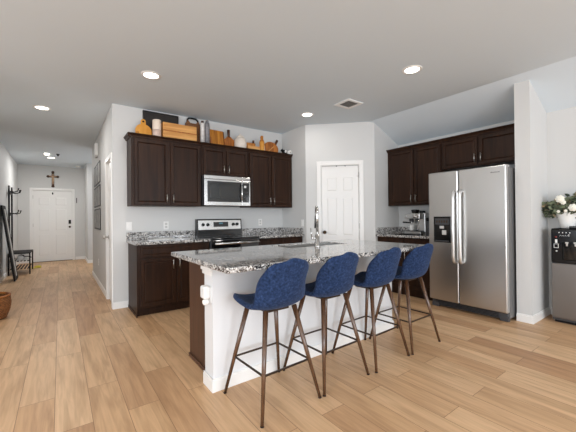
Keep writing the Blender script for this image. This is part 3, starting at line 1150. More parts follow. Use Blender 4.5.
def make_stool(x, y, label, turn):
    X0, Y0 = x, y
    x = y = 0.0
    s = thing('bar_stool', label, 'bar stool', (0, 0, 0), 'navy velvet bar stools')
    # upholstered bucket shell, outer surface then thickened inwards
    prof = [(.212, .604), (.205, .626), (.15, .620), (.06, .608), (-.03, .601), (-.11, .609), (-.168, .636), (-.208, .688), (-.234, .755), (-.252, .825), (-.268, .892), (-.276, .930), (-.280, .949)]
    hw = [.150, .185, .205, .214, .218, .218, .215, .210, .204, .199, .186, .162, .118]
    nu = 14
    bm = bmesh.new()
    grid = []
    for j, ((py, pz), w) in enumerate(zip(prof, hw)):
        back = max(0.0, min(1.0, (j - 4) / 4.0))
        row = []
        for i in range(nu + 1):
            u = -1 + 2 * i / nu
            au = abs(u)
            dy = (.112 if j < 9 else .100 if j == 9 else .074) * back * au ** 2.2
            dz = .030 * (1 - back) * au ** 2.4 + (.02 * back * au ** 2.5 if j < 9 else 0) - (.02 * au ** 2 if j >= 10 else 0)
            row.append(bm.verts.new((x + u * w, y + py + dy, pz + dz)))
        grid.append(row)
    for r0, r1 in zip(grid, grid[1:]):
        for i in range(nu):
            bm.faces.new((r0[i], r0[i + 1], r1[i + 1], r1[i]))
    bmesh.ops.recalc_face_normals(bm, faces=bm.faces)
    bm.faces.ensure_lookup_table()
    if bm.faces[nu * 4 + nu // 2].normal.z < 0:
        bmesh.ops.reverse_faces(bm, faces=bm.faces[:])
    for f in bm.faces:
        f.smooth = True
    mb = MB()
    mb.bm.free()
    mb.bm = bm
    sh = mb.build('upholstered_shell', M['velvet'], s)
    so = sh.modifiers.new('thick', 'SOLIDIFY')
    so.thickness = .036
    so.offset = 1.0
    ss = sh.modifiers.new('sub', 'SUBSURF')
    ss.levels = ss.render_levels = 2
    # piping along the rim
    rim = [v.co.copy() for v in ([r[0] for r in grid[1:]] + grid[-1][1:-1] + [r[-1] for r in grid[1:]][::-1])] if False else None
    m = MB()
    m.box(x - .09, x + .09, y - .085, y + .085, .590, .607, .004)
    m.build('seat_plate', M['rail'], s)
    fw, fd, tw, td = .231, .228, .115, .105
    k = {}
    for sx in (-1, 1):
        for sy in (-1, 1):
            p1 = Vector((x + sx * tw, y + sy * td, .612))
            p0 = Vector((x + sx * fw, y + sy * fd, .0))
            m = MB()
            m.cone(p0, p1, .0100, .0175, 16)
            lg = m.build('leg', M['leg'], s)
            m = MB()
            m.cone(p0 + Vector((0, 0, .0)), p0 + (p1 - p0) * .012, .0112, .0112, 12)
            m.build('foot_glide', M['blkm'], lg)
            k[sx, sy] = p0 + (p1 - p0) * (.255 / .612)
    for p, q in (((-1, -1), (1, -1)), ((1, -1), (1, 1)), ((1, 1), (-1, 1)), ((-1, 1), (-1, -1))):
        m = MB()
        m.bar(k[p], k[q], .010, .012, .002)
        m.build('footrest_rail', M['rail'], s)
    s.location = (X0, Y0, 0)
    s.rotation_euler = (0, 0, math.radians(turn))
    return s


make_stool(1.148, 1.782, 'navy velvet bar stool at the end of the island with the plug-in', 2.5)
make_stool(1.648, 1.793, 'second navy velvet bar stool counted from the plug-in end of the island', 1.5)
make_stool(2.175, 1.790, 'third navy velvet bar stool counted from the plug-in end of the island', 2.8)
make_stool(2.686, 1.795, 'navy velvet bar stool at the refrigerator end of the island', 1.0)

# ------------------------------------------------------------------ wall plates


def plate(X, x, z, w, label, kind='wall_outlet', cat='outlet'):
    t = thing(kind, label, cat, X @ Vector((x, 0, z)), 'outlet plates' if cat == 'outlet' else 'light switches')
    MB(X).box(x - w / 2, x + w / 2, -.006, -.0005, z - .058, z + .058, .002).build('cover_plate', M['white'], t)
    m = MB(X)
    if cat == 'outlet':
        m.box(x - .016, x + .016, -.008, -.0055, z + .008, z + .036, .002)
        m.box(x - .016, x + .016, -.008, -.0055, z - .036, z - .008, .002)
        m.build('socket', M['lgrey'], t)
    else:
        m.box(x - .012, x + .012, -.010, -.0055, z - .03, z + .03, .002)
        m.build('rocker', M['white'], t)


plate(BX, .764, 1.10, .072, 'white light switch plate on the wall by the hall corner', 'light_switch', 'light switch')
plate(BX, 1.252, 1.10, .072, 'white outlet above the granite beside the range, near the hall side')
plate(BX, 2.85, 1.12, .072, 'white outlet above the granite between range and pantry corner')
plate(T(XS, YB, 0, -90), .594, 1.10, .072, 'white switch plate on the short wall beside the pantry door', 'light_switch', 'light switch')
plate(HX, 1.31, .416, .072, 'white low outlet on the hall wall below the framed prints')
m = MB(BX)
m.box(1.52, 1.60, -.006, -.0005, 1.04, 1.05) if False else None
m.bm.free()

# ------------------------------------------------------------------ things along the top of the cabinets
Z0 = ZT + .0205
ZC = ZT + .0365


def at(x, y):
    return (x, y, Z0)


# black sign leaning on the wall
sg = thing('chalkboard_sign', 'long black framed sign leaning on the wall above the cabinets', 'sign', at(1.19, 4.71))
LX = Matrix.Translation((0, 4.700, Z0)) @ Matrix.Rotation(math.radians(-3.5), 4, 'X')
m = MB(LX)
m.box(.955, 1.425, -.012, .012, .001, .425, .003)
m.build('board', M['sign'], sg)
m = MB(LX)
for (x0, x1, z0, z1) in ((.945, .965, 0, .43), (1.415, 1.435, 0, .43), (.965, 1.415, 0, .02), (.965, 1.415, .41, .43)):
    m.box(x0, x1, -.018, .014, z0, z1, .002)
m.build('frame', M['signf'], sg)


def board_outline(w, h, hw, hh, r=.03):
    """cutting board with a handle on top, outline in x,z"""
    pts = []
    for cx, cz, a0 in ((-w / 2 + r, r, 180), (w / 2 - r, r, 270)):
        for k in range(5):
            a = math.radians(a0 + 22.5 * k)
            pts.append((cx + r * math.cos(a), cz + r * math.sin(a)))
    # shoulder on the right, up to handle
    for k in range(7):
        s = k / 6
        pts.append((w / 2 - (w / 2 - hw / 2) * s ** 1.3, h - hh - .06 + .07 * math.sin(s * PI / 2) + .0))
    for k in range(9):
        a = math.radians(0 + 180 * k / 8)
        pts.append((hw / 2 * math.cos(a), h - hw / 2 + hw / 2 * math.sin(a)))
    for k in range(7):
        s = 1 - k / 6
        pts.append((-(w / 2 - (w / 2 - hw / 2) * s ** 1.3), h - hh - .06 + .07 * math.sin(s * PI / 2)))
    return pts


def lean(x, y, deg, tilt=-9):
    return Matrix.Translation((x, y, Z0)) @ Matrix.Rotation(math.radians(deg), 4, 'Z') @ Matrix.Rotation(math.radians(tilt), 4, 'X')


t = thing('cutting_board', 'golden maple cutting board with hanging hole, leaning before the sign', 'cutting board', at(.925, 4.55), 'wooden boards on the cabinets')
m = MB(lean(.925, 4.57, 0, -8))
m.prism(board_outline(.205, .272, .065, .09), 'y', -.009, .009, .002)
m.build('board', M['yel'], t)
m = MB(lean(.925, 4.57, 0, -8))
m.cone((0, -.0105, .235), (0, .0105, .235), .013, .013, 12)
m.build('hanging_hole', M['blkm'], t)
single(MB(lean(.845, 4.56, 0, -10)).box(-.02, .02, -.008, .008, 0, .085, .004), 'wooden_scraper', M['oliv'], at(.845, 4.56), 'small wooden scraper beside the golden maple board', 'kitchen tool')

t = thing('ceramic_canister', 'tall cream two-tone canister in front of the black sign', 'canister', at(1.077, 4.50))
m = MB()
m.lathe([(0, 0), (.054, 0), (.056, .006), (.056, .118), (0, .118)], at(1.077, 4.50), 28)
m.build('canister_base', M['cream2'], t)
m = MB()
m.lathe([(0, .1185), (.055, .1185), (.056, .124), (.055, .245), (.048, .257), (0, .258)], at(1.077, 4.50), 28)
m.build('lid', M['cream'], t)

# two stacked pine trays
for i, (z0, z1, lab) in enumerate(((0, .118, 'pale wooden tray with slatted side, lower of two in a stack'), (.1202, .238, 'pale wooden tray stacked on top of the other tray'))):
    t = thing('wooden_tray', lab, 'tray', (1.385, 4.55, Z0 + z0), 'stacked pine trays')
    x0, x1, y0, y1 = 1.15, 1.62, 4.455 + .008 * i, 4.60
    m = MB()
    m.box(x0, x1, y0, y0 + .014, Z0 + z0, Z0 + z1, .003)
    m.box(x0, x1, y1 - .014, y1, Z0 + z0, Z0 + z1, .003)
    m.box(x0, x0 + .014, y0 + .0142, y1 - .0142, Z0 + z0, Z0 + z1, .003)
    m.box(x1 - .014, x1, y0 + .0142, y1 - .0142, Z0 + z0, Z0 + z1, .003)
    m.build('side_board', M['pine'], t)
    m = MB()
    m.box(x0 + .0142, x1 - .0142, y0 + .0142, y1 - .0142, Z0 + z0 + .002, Z0 + z0 + .014)
    m.build('tray_floor', M['pine'], t)
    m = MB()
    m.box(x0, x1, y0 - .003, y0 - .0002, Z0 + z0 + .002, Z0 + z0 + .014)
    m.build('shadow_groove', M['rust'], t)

# basket board with black handle
t = thing('wooden_tote_board', 'brown wooden tote with arched black handle beside the marble bottles', 'tote', at(1.625, 4.65))
m = MB(lean(1.635, 4.655, 0, -4))
m.prism([(-.10, 0), (.10, 0), (.112, .33), (.085, .385), (.045, .345), (-.04, .345), (-.075, .39), (-.108, .34)], 'y', -.022, .022, .004)
m.build('body', M['tote'], t)
m = MB(lean(1.635, 4.655, 0, -4))
m.tube([(-.08, 0, .36), (-.076, 0, .395), (-.055, 0, .422), (0, 0, .426), (.055, 0, .422), (.082, 0, .395), (.088, 0, .355)], .013, 10)
m.build('handle', M['blkm'], t)


def bottle(x, y, h, r, mat, lab):
    t = thing('marble_bottle', lab, 'bottle', at(x, y), 'marble bottles on the cabinets')
    m = MB()
    m.lathe([(0, 0), (r, 0), (r, h * .86), (r * .8, h * .92), (0, h * .92)], at(x, y), 20)
    m.build('body', M[mat], t)
    m = MB()
    m.lathe([(0, h * .9205), (r * .62, h * .9205), (r * .66, h), (0, h)], at(x, y), 16)
    m.build('stopper', M['dwood' if mat == 'marble' else 'gmarble'], t)


bottle(1.722, 4.50, .352, .031, 'marble', 'tall white marble bottle beside the brown tote')
bottle(1.795, 4.50, .372, .036, 'gmarble', 'tall grey veined marble bottle beside the white one')

t = thing('cutting_board', 'thick striped rectangular wooden block leaning above the microwave', 'cutting board', at(1.985, 4.6), 'wooden boards on the cabinets')
m = MB(lean(1.99, 4.62, 4, -7))
m.box(-.13, .128, -.018, .018, 0, .292, .004)
m.build('board', M['oliv'], t)
m = MB(lean(1.99, 4.62, 4, -7))
m.box(.1285, .143, -.018, .018, 0.0, .285, .003)
m.build('edge_strip', M['dwood'], t)
single(MB(Matrix.Translation((1.872, 4.50, Z0)) @ Matrix.Rotation(math.radians(-14), 4, 'Y')).box(-.012, .012, -.014, .014, .012, .14, .005), 'rolling_stick', M['rust'], at(1.872, 4.50), 'short wooden stick propped against the striped block', 'kitchen tool')

t = thing('wooden_paddle_board', 'reddish wooden paddle board with dark upright handle', 'cutting board', at(2.205, 4.6), 'wooden boards on the cabinets')
m = MB(lean(2.205, 4.60, 0, -6))
m.prism([(-.075, .0), (.075, 0), (.082, .12), (.088, .165), (.055, .185), (.03, .215), (-.03, .215), (-.055, .185), (-.085, .165), (-.08, .12)], 'y', -.012, .012, .003)
m.build('board', M['rust'], t)
m = MB(lean(2.205, 4.60, 0, -6))
m.cone((0, 0, .20), (0, 0, .325), .019, .026, 14)
m.build('handle', M['dwood'], t)
single(MB(lean(2.28, 4.63, 0, -8)).box(-.035, .035, -.008, .008, 0, .16, .004), 'wooden_scraper', M['dwood'], at(2.28, 4.63), 'small dark wooden board beside the white jar', 'kitchen tool')

t = thing('ceramic_jar', 'round white stoneware jar in the middle of the cabinet tops', 'jar', at(2.36, 4.52))
m = MB()
m.lathe([(0, 0), (.075, 0), (.093, .03), (.100, .09), (.093, .15), (.07, .19), (.055, .20), (0, .20)], at(2.36, 4.52), 28)
m.build('body', M['jar'], t)
m = MB()
m.lathe([(0, .2005), (.056, .2005), (.060, .214), (.035, .235), (.014, .240), (.016, .254), (0, .258)], at(2.36, 4.52), 20)
m.build('lid', M['jar'], t)

t = thing('wooden_tray', 'low wooden tray with raised back beside the white jar', 'tray', at(2.575, 4.52), 'stacked pine trays')
m = MB()
m.box(2.468, 2.70, 4.47, 4.62, Z0, Z0 + .085, .004)
m.build('tray_base', M['pine'], t)
m = MB()
m.box(2.468, 2.68, 4.585, 4.62, Z0 + .0855, Z0 + .160, .004)
m.build('back_rail', M['oliv'], t)
m = MB()
m.cone((2.645, 4.60, Z0 + .1605), (2.645, 4.60, Z0 + .21), .02, .016, 12)
m.build('peg', M['dwood'], t)

t = thing('pepper_mill', 'tall turned wooden pepper mill beside the round board', 'pepper mill', at(2.752, 4.50))
m = MB()
m.lathe([(0, 0), (.045, 0), (.045, .03), (.042, .08), (.042, .15), (.045, .18), (0, .18)], at(2.752, 4.50), 20)
m.build('body', M['yel'], t)
m = MB()
m.lathe([(0, .1805), (.04, .1805), (.036, .20), (.026, .215), (.024, .23), (.028, .25), (.022, .280), (0, .286)], at(2.752, 4.50), 20)
m.build('grinder_head', M['oliv'], t)
single(MB(lean(2.83, 4.56, 0, -8)).box(-.02, .02, -.012, .012, 0, .155, .004), 'wooden_scraper', M['cream'], at(2.83, 4.56), 'pale slim board between pepper mill and round board', 'kitchen tool')

t = thing('round_cutting_board', 'round orange-brown board with dark slanted handle', 'cutting board', at(3.01, 4.6), 'wooden boards on the cabinets')
RXm = lean(3.012, 4.60, 0, -9)
m = MB(RXm)
m.prism([(.150 * math.cos(2 * PI * k / 32), .122 + .122 * math.sin(2 * PI * k / 32)) for k in range(32)], 'y', -.011, .011, .003)
m.build('board', M['rust'], t)
m = MB(RXm)
m.bar((.092, 0, .195), (.155, 0, .298), .022, .042, .007)
m.build('handle', M['dwood'], t)
m = MB(RXm)
m.bar((-.085, -.0115, .05), (.06, -.0115, .165), .003, .014, .001)
m.build('inlay', M['pine'], t)

t = thing('cow_figurine', 'small black and white cow figurine at the pantry end of cabinet tops', 'figurine', at(3.215, 4.5))
cx, cy = 3.215, 4.50
m = MB()
m.ball((cx, cy, Z0 + .072), .055, .03, .032)
m.ball((cx - .055, cy - .006, Z0 + .085), .024, .02, .024)
m.ball((cx - .072, cy - .01, Z0 + .076), .014, .014, .013)
for dx in (-.032, .032):
    for dy in (-.014, .014):
        m.cone((cx + dx, cy + dy, Z0), (cx + dx, cy + dy, Z0 + .06), .010, .012, 10)
for s in (-1, 1):
    m.cone((cx - .05, cy + s * .012, Z0 + .10), (cx - .048, cy + s * .022, Z0 + .115), .004, .002, 8)
m.tube([(cx + .054, cy, Z0 + .08), (cx + .064, cy, Z0 + .06), (cx + .062, cy, Z0 + .03)], .004, 8)
m.build('body', M['blkm'], t)
m = MB()
m.ball((cx + .012, cy - .022, Z0 + .07), .026, .014, .024)
m.build('white_patch', M['shoew'], t)

t = thing('small_mug', 'small white mug with dark mark at the pantry end of cabinet tops', 'mug', at(3.293, 4.45))
m = MB()
m.lathe([(0, 0), (.028, 0), (.031, .01), (.031, .085), (.027, .085), (.026, .012), (0, .012)], at(3.293, 4.45), 20)
m.build('cup', M['vase'], t)
m = MB()
m.tube([(3.262, 4.45, Z0 + .07), (3.248, 4.448, Z0 + .066), (3.245, 4.447, Z0 + .045), (3.25, 4.448, Z0 + .025), (3.262, 4.45, Z0 + .02)], .004, 8)
m.build('handle', M['vase'], t)
m = MB()
m.ball((3.287, 4.4205, Z0 + .05), .008, .003, .02)
m.build('dark_mark', M['blkm'], t)

# ------------------------------------------------------------------ espresso machine on the right counter
EX = T(4.44, 2.965, .9155, -90)    # local x toward camera, front y=0
em = thing('espresso_machine', 'stainless and black espresso machine on the granite counter', 'espresso machine', (4.58, 2.78, .915))
m = MB(EX)
m.box(.02, .30, .13, .30, .02, .33, .008)
m.box(.02, .30, .0, .13, .0, .045, .006)
m.box(.02, .30, .13, .30, .0, .0195)
m.build('body', M['steel'], em)
MB(EX).box(.03, .29, -.006, .128, .24, .322, .01).build('brew_head', M['steel'], em)
m = MB(EX)
m.cone((.12, .055, .24), (.12, .055, .195), .036, .034, 20)
m.build('group_head', M['dgrey'], em)
pf = MB(EX)
pf.cone((.12, .055, .194), (.12, .055, .168), .036, .030, 20)
pfo = pf.build('portafilter', M['chrome'], em)
m = MB(EX)
m.cone((.118, .025, .182), (.06, -.085, .190), .010, .014, 12)
m.build('handle', M['blk'], pfo)
m = MB(EX)
m.tube([(.245, .05, .24), (.25, .03, .20), (.25, .01, .10), (.248, -.01, .06)], .006, 8)
m.build('steam_wand', M['chrome'], em)
m = MB(EX)
m.box(.035, .285, .008, .122, .0455, .053, .002)
m.build('drip_grate', M['blkm'], em)
m = MB(EX)
m.lathe([(0, .004), (.026, .004), (.026, .02), (0, .02)], (.205, -.006, .28), 20) if False else m.cone((.205, -.006, .28), (.205, -.022, .28), .024, .022, 20)
m.cone((.075, -.006, .285), (.075, -.018, .285), .014, .013, 16)
m.cone((.265, -.006, .285), (.265, -.018, .285), .014, .013, 16)
m.build('dial', M['chrome'], em)
m = MB(EX)
m.lathe([(0, .331), (.05, .331), (.064, .375), (.062, .385), (0, .388)], (.10, .19, 0), 20)
m.build('bean_hopper', M['blk'], em)
m = MB(EX)
m.lathe([(0, .331), (.04, .331), (.042, .362), (.02, .366), (0, .366)], (.225, .19, 0), 18)
m.build('tamper_lid', M['blk'], em)
pm = thing('milk_pitcher', 'small white milk cup under the espresso spout', 'cup', (4.49, 2.845, .97))
m = MB(EX)
m.lathe([(0, .0535), (.026, .0535), (.031, .075), (.029, .14), (.027, .14), (.026, .058), (0, .058)], (.12, .055, 0), 20)
m.build('cup', M['vase'], pm)
m = MB(EX)
m.tube([(.093, .045, .125), (.075, .038, .12), (.072, .037, .09), (.09, .044, .075)], .004, 8)
m.build('handle', M['vase'], pm)
gr = thing('coffee_canister', 'black coffee canister between espresso machine and refrigerator', 'canister', (4.56, 2.59, .9155))
m = MB()
m.lathe([(0, 0), (.052, 0), (.054, .01), (.054, .20), (.05, .21), (0, .21)], (4.56, 2.585, .9155), 24)
m.build('body', M['dgrey'], gr)
m = MB()
m.lathe([(0, .2105), (.056, .2105), (.056, .245), (.05, .255), (.016, .258), (.014, .275), (0, .278)], (4.56, 2.585, .9155), 24)
m.build('lid', M['blk'], gr)
single(MB().box(4.22, 4.43, 2.62, 2.97, .9155, .925, .003), 'coffee_mat', M['blkm'], (4.32, 2.8, .9155), 'black mat lying before the espresso machine', 'mat')

# ------------------------------------------------------------------ water dispenser and flowers
WX = T(4.475, 1.105, 0, -90)
wd = thing('water_dispenser', 'black and stainless water dispenser against the wall by the wing wall', 'water dispenser', (4.6, .94, 0))
W = .335
MB(WX).box(.0, W, .012, .285, .025, 1.03, .006).build('body', M['dgrey'], wd)
MB(WX).box(.0, W, -.006, .0115, .05, .66, .008).build('lower_door', M['steeld'], wd)
up = MB(WX).box(.0, W, -.006, .0115, .664, 1.036, .008).build('control_front', M['blk'], wd)
MB(WX).box(.0, W, .012, .285, 1.0305, 1.044, .005).build('top_cover', M['blkm'], wd)
MB(WX).box(.15, W - .01, .015, .085, 1.0445, 1.072, .008).build('bottle_lid', M['blk'], wd)
m = MB(WX)
for i in range(4):
    m.box(.068 + i * .03, .076 + i * .03, -.0075, -.0055, .995, 1.006)
for i in range(5):
    m.bar((.078 + i * .015, -.007, .962), (.085 + i * .015, -.007, .974), .003, .002)
m.box(.152, .157, -.0075, -.0055, .960, .984)
m.build('panel_print', M['lit'], up)
m = MB(WX)
m.cone((.045, -.006, .952), (.045, -.014, .952), .010, .009, 14)
m.build('hot_button', M['red'], up)
m = MB(WX)
m.box(.036, .056, -.0105, -.0055, .885, .925, .002)
m.cone((.049, -.006, .795), (.049, -.012, .795), .008, .008, 12)
m.build('indicator', M['lit'], up)
m = MB(WX)
for (x0, x1, z0, z1) in ((.025, .029, .83, .876), (.062, .066, .83, .876), (.029, .062, .83, .834), (.029, .062, .872, .876)):
    m.box(x0, x1, -.009, -.0055, z0, z1)
m.build('child_lock_frame', M['lit'], up)
m = MB(WX)
m.box(.10, W - .02, -.012, -.0055, .70, .90, .01)
al = m.build('dispensing_alcove', M['glassblk'], up)
m = MB(WX)
for x in (.14, .21, .28):
    m.cone((x, -.02, .885), (x, -.02, .855), .009, .007, 12)
    m.box(x - .012, x + .012, -.032, -.0125, .885, .9)
m.build('spout', M['lgrey'], al)
m = MB(WX)
m.box(.02, W - .02, .02, .27, 0, .0245)
m.build('plinth', M['blkm'], wd)

va = thing('flower_vase', 'white vase of white flowers and trailing greenery on the water dispenser', 'vase', (4.63, 1.01, 1.045))
vc = (4.655, 1.0, 1.0445)
m = MB()
m.lathe([(0, 0), (.055, 0), (.06, .01), (.073, .06), (.083, .11), (.095, .165), (.098, .18), (.092, .18), (.076, .11), (.058, .02), (0, .015)], vc, 28)
m.build('vase_body', M['vase'], va)
rnd = random.Random(3)


def foliage(n, seed, smin, smax):
    r = random.Random(seed)
    m = MB()
    t = bmesh.new()
    for i in range(n):
        # sprays reach along the wall and droop at the ends
        u = r.uniform(-1, 1)
        th = r.uniform(0, 2 * PI)
        q = r.random() ** .6
        c = Vector((vc[0] - .03 + .10 * q * math.cos(th) * .9, vc[1] - .05 + .255 * u, vc[2] + .262 + .125 * q * math.sin(th) * (1 - .35 * abs(u)) - .055 * abs(u) ** 1.6 + (.03 if u < -.2 else 0)))
        c.x = min(c.x, XR - .055)
        if c.y > 1.185:
            c.x = min(c.x, 4.72)
        L_ = r.uniform(smin, smax)
        d = Vector((r.uniform(-1, .3), r.uniform(-1, 1), r.uniform(-.8, .8))).normalized()
        s = d.cross(Vector((r.uniform(-1, 1), r.uniform(-1, 1), r.uniform(-1, 1)))).normalized() * L_ * .28
        nrm = d.cross(s).normalized() * L_ * .08
        pts = [c, c + d * L_ * .3 + s + nrm, c + d * L_ * .7 + s * .8 + nrm, c + d * L_, c + d * L_ * .7 - s * .8 + nrm, c + d * L_ * .3 - s + nrm]
        mid = [c + d * L_ * .35 - nrm * .4, c + d * L_ * .7 - nrm * .3]
        pv = [t.verts.new(p) for p in pts]
        mv = [t.verts.new(p) for p in mid]
        t.faces.new((pv[0], pv[1], mv[0]))
        t.faces.new((pv[0], mv[0], pv[5]))
        t.faces.new((pv[1], pv[2], mv[1], mv[0]))
        t.faces.new((mv[0], mv[1], pv[4], pv[5]))
        t.faces.new((pv[2], pv[3], mv[1]))
        t.faces.new((mv[1], pv[3], pv[4]))
    for f in t.faces:
        f.smooth = True
    me = bpy.data.meshes.new('tmp')
    t.to_mesh(me)
    t.free()
    m.bm.from_mesh(me)
    bpy.data.meshes.remove(me)
    return m


foliage(260, 11, .045, .085).build('foliage', M['leaf'], va)
foliage(170, 12, .045, .08).build('foliage', M['leaf2'], va)
foliage(120, 13, .035, .06).build('foliage', M['leaf3'], va)
m = MB()
for i in range(9):
    yy = vc[1] - .04 + (-1 + i / 4) * .22
    m.tube([(vc[0], vc[1], vc[2] + .05), (vc[0] - .01, (vc[1] * 2 + yy) / 3, vc[2] + .16), (vc[0] - .03, (vc[1] + yy * 2) / 3, vc[2] + .235), (vc[0] - .03, yy, vc[2] + .22)], .003, 6)
m.build('stem', M['leaf2'], va)


def blossom(c, r):
    m = MB()
    for ring, (n, rr, tilt) in enumerate(((7, r, .5), (6, r * .7, .9), (4, r * .42, 1.25))):
        for k in range(n):
            a = 2 * PI * k / n + ring * .4
            p = Vector(c) + Vector((-.35 * rr * math.sin(tilt) - .01 * ring, rr * .62 * math.cos(a) * math.cos(tilt * .6), rr * .62 * math.sin(a) * math.cos(tilt * .6)))
            m.ball(p, rr * .30, rr * .42, rr * .42, 1)
    m.build('blossom', M['petal'], va)


for (y, z, r, x) in ((1.035, 1.375, .046, 4.53), (1.005, 1.335, .028, 4.52), (.925, 1.275, .045, 4.53), (.86, 1.30, .04, 4.54), (1.05, 1.235, .018, 4.53), (.985, 1.24, .018, 4.52)):
    blossom((x, y, z), r)

# ------------------------------------------------------------------ hall things
cr = thing('crucifix', 'wooden crucifix with pale figure above the entry door', 'crucifix', (-.158, YD, 2.38))
CXm = T(-.158, YD)
m = MB(CXm)
m.box(-.03, .03, -.03, -.002, 2.16, 2.585, .006)
m.box(-.105, .105, -.03, -.002, 2.42, 2.475, .006)
for (x, z) in ((-.11, 2.4475), (.11, 2.4475), (0, 2.575), (0, 2.17)):
    m.cone((x, -.002, z), (x, -.032, z), .038, .034, 12)
m.build('cross', M['cross'], cr)
m = MB(CXm)
m.tube([(-.095, -.044, 2.468), (-.05, -.048, 2.452), (0, -.052, 2.445), (.05, -.048, 2.452), (.095, -.044, 2.468)], [.01, .013, .02, .013, .01], 10)
m.tube([(0, -.05, 2.455), (0, -.052, 2.40), (.006, -.05, 2.35), (-.004, -.05, 2.29), (0, -.042, 2.22)], [.022, .03, .026, .02, .011], 12)
m.ball((.004, -.055, 2.492), .02, .02, .026)
m.build('figure', M['bronze'], cr)
single(MB(FX).box(1.455, 1.477, -.012, -.0005, 1.69, 1.85, .003), 'wall_thermometer', M['dgrey'], (.406, YD, 1.77), 'slim dark strip on the wall beside the entry door frame', 'wall fitting')

# framed prints
for i, (z0, lab) in enumerate(((1.845, 'black framed grey print on the hall wall, topmost of three'), (1.43, 'black framed grey print on the hall wall, middle of three'), (1.015, 'black framed grey print on the hall wall, lowest of three'))):
    t = thing('framed_print', lab, 'picture', (XH, 6.85, z0), 'framed prints on the hall wall')
    a, b = .62, 1.72
    f = MB(HX)
    f.box(a, b, -.012, -.001, z0, z0 + .022)
    f.box(a, b, -.012, -.001, z0 + .358, z0 + .38)
    f.box(a, a + .022, -.012, -.001, z0 + .022, z0 + .358)
    f.box(b - .022, b, -.012, -.001, z0 + .022, z0 + .358)
    for q in (1 / 3, 2 / 3):
        xx = a + (b - a) * q
        f.box(xx - .012, xx + .012, -.012, -.001, z0 + .022, z0 + .358)
    f.build('frame', M['signf'], t)
    for q in range(3):
        x0 = a + .022 + q * (b - a - .022) / 3
        MB(HX).box(x0 + .002, x0 + (b - a - .022) / 3 - .026, -.009, -.002, z0 + .023, z0 + .357).build('print', M['art'], t)
t = thing('door_chime', 'white door chime box high on the hall wall above the prints', 'door chime', (XH, 6.75, 2.48))
MB(HX).box(1.14, 1.33, -.05, -.001, 2.38, 2.60, .008).build('chime_cover', M['white'], t)
m = MB(HX)
m.box(1.15, 1.32, -.045, -.002, 2.345, 2.3795, .004)
m.build('chime_grille', M['lgrey'], t)

# hall tree with bench (against the left wall)
ht = thing('hall_tree', 'black hall tree with coat hooks over a shoe bench', 'hall tree', (-.75, 9.43, 0))
bx0, bx1, by0, by1 = -.915, -.535, 9.0, 9.86
m = MB()
m.box(bx0, bx1, by0, by1, .455, .48, .003)
m.build('seat', M['blkm'], ht)
for z in (.12, .29):
    m = MB()
    for i in range(6):
        xx = bx0 + .03 + i * .058
        m.box(xx, xx + .03, by0 + .01, by1 - .01, z, z + .012)
    m.build('shoe_shelf', M['blkm'], ht)
for (x, y) in ((bx0, by0), (bx1 - .025, by0), (bx0, by1 - .025), (bx1 - .025, by1 - .025)):
    MB().box(x, x + .025, y, y + .025, 0, .4545, .002).build('leg', M['blkm'], ht)
for y in (9.10, 9.60):
    MB().box(bx0 + .002, bx0 + .03, y - .01, y + .06, .4805, 1.96, .003).build('upright', M['blkm'], ht)
for z in (1.30, 1.78):
    MB().box(bx0 + .005, bx0 + .028, 9.1505, 9.5995, z, z + .07, .003).build('cross_rail', M['blkm'], ht)
for (y, z) in ((9.125, 1.84), (9.38, 1.82), (9.625, 1.84), (9.125, 1.36), (9.625, 1.36)):
    m = MB()
    m.tube([(bx0 + .028, y, z), (bx0 + .10, y, z - .02), (bx0 + .16, y, z), (bx0 + .175, y, z + .05)], .009, 8)
    m.ball((bx0 + .175, y, z + .055), .014)
    m.build('coat_hook', M['blkm'], ht)

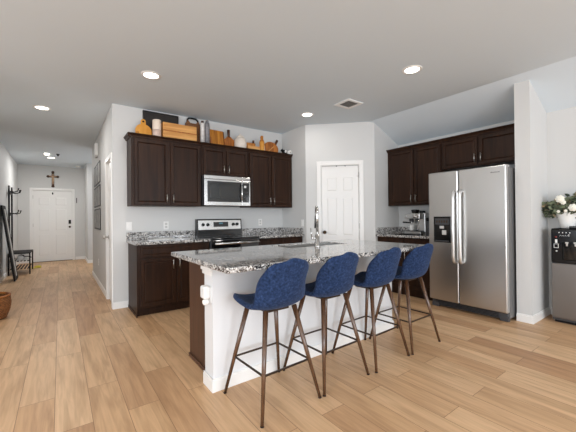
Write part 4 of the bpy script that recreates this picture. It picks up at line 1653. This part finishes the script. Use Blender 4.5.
for i, (y, z, mat, lab) in enumerate(((9.14, .3035, 'shoew', 'white sneaker on the shoe bench shelf near the leaning black frame'), (9.36, .3035, 'blkm', 'black shoe on the shoe bench shelf beside the white sneaker'))):
    t = thing('shoe', lab, 'shoe', (-.66, y, z), 'shoes on the bench')
    m = MB()
    m.box(-.79, -.545, y - .04, y + .04, z, z + .022, .008)
    m.build('sole', M['shoew'], t)
    m = MB()
    m.ball((-.61, y, z + .045), .065, .037, .03)
    m.ball((-.72, y, z + .062), .062, .037, .05)
    m.build('upper', M[mat], t)
t = thing('slipper', 'yellow slipper on the floor beneath the end of the shoe bench', 'slipper', (-.56, 9.98, 0))
m = MB()
m.ball((-.50, 10.0, .012), .13, .045, .012)
m.build('sole', M['yellow'], t)
m = MB()
m.ball((-.455, 10.0, .035), .07, .042, .03)
m.build('strap', M['yellow'], t)

# leaning frame with a pale strip
lm = thing('leaning_frame', 'tall black frame with a pale centre strip leaning on the hall wall', 'frame', (-.75, 8.27, 0))
MX = Matrix.Translation((-.735, 8.08, 0)) @ Matrix.Rotation(math.radians(90), 4, 'Z') @ Matrix.Rotation(math.radians(-7.3), 4, 'X')
m = MB(MX)
w, h = .46, 1.50
m.box(0, .17, -.03, .0, .004, h, .004)
m.box(w - .17, w, -.03, .0, .004, h, .004)
m.box(.1702, w - .1702, -.03, .0, .004, .08, .004)
m.box(.1702, w - .1702, -.03, .0, h - .075, h, .004)
m.build('frame', M['blkm'], lm)
m = MB(MX)
m.box(.171, w - .171, -.036, -.012, .081, h - .076)
m.build('pale_strip', M['lgrey'], lm)
m = MB(MX)
m.box(.02, w - .02, -.0118, -.004, .03, h - .03)
m.build('backing', M['blkm'], lm)

# wicker basket
wb = thing('wicker_basket', 'brown wicker basket on the oak floor by the hall wall', 'basket', (-.73, 5.22, 0))
m = MB()
bx, by = -.715, 5.19
m.lathe([(0, 0), (.16, 0), (.178, .01), (.212, .11), (.222, .19), (.212, .27), (.204, .28), (.196, .27), (.206, .19), (.196, .11), (.165, .02), (0, .02)], (bx, by, 0), 36)
m.build('basket_body', M['wick'], wb)
m = MB()
m.lathe([(.198, .272), (.208, .266), (.218, .274), (.216, .286), (.206, .292), (.196, .284), (.198, .272)], (bx, by, 0), 36)
m.build('rim', M['rust'], wb)

# small towel-like paper on the left counter
single(MB().box(1.02, 1.30, 4.46, 4.66, .9155, .922, .003), 'serving_board', M['vase'], (1.16, 4.56, .9155), 'white board lying flat on the granite beside the range', 'board')
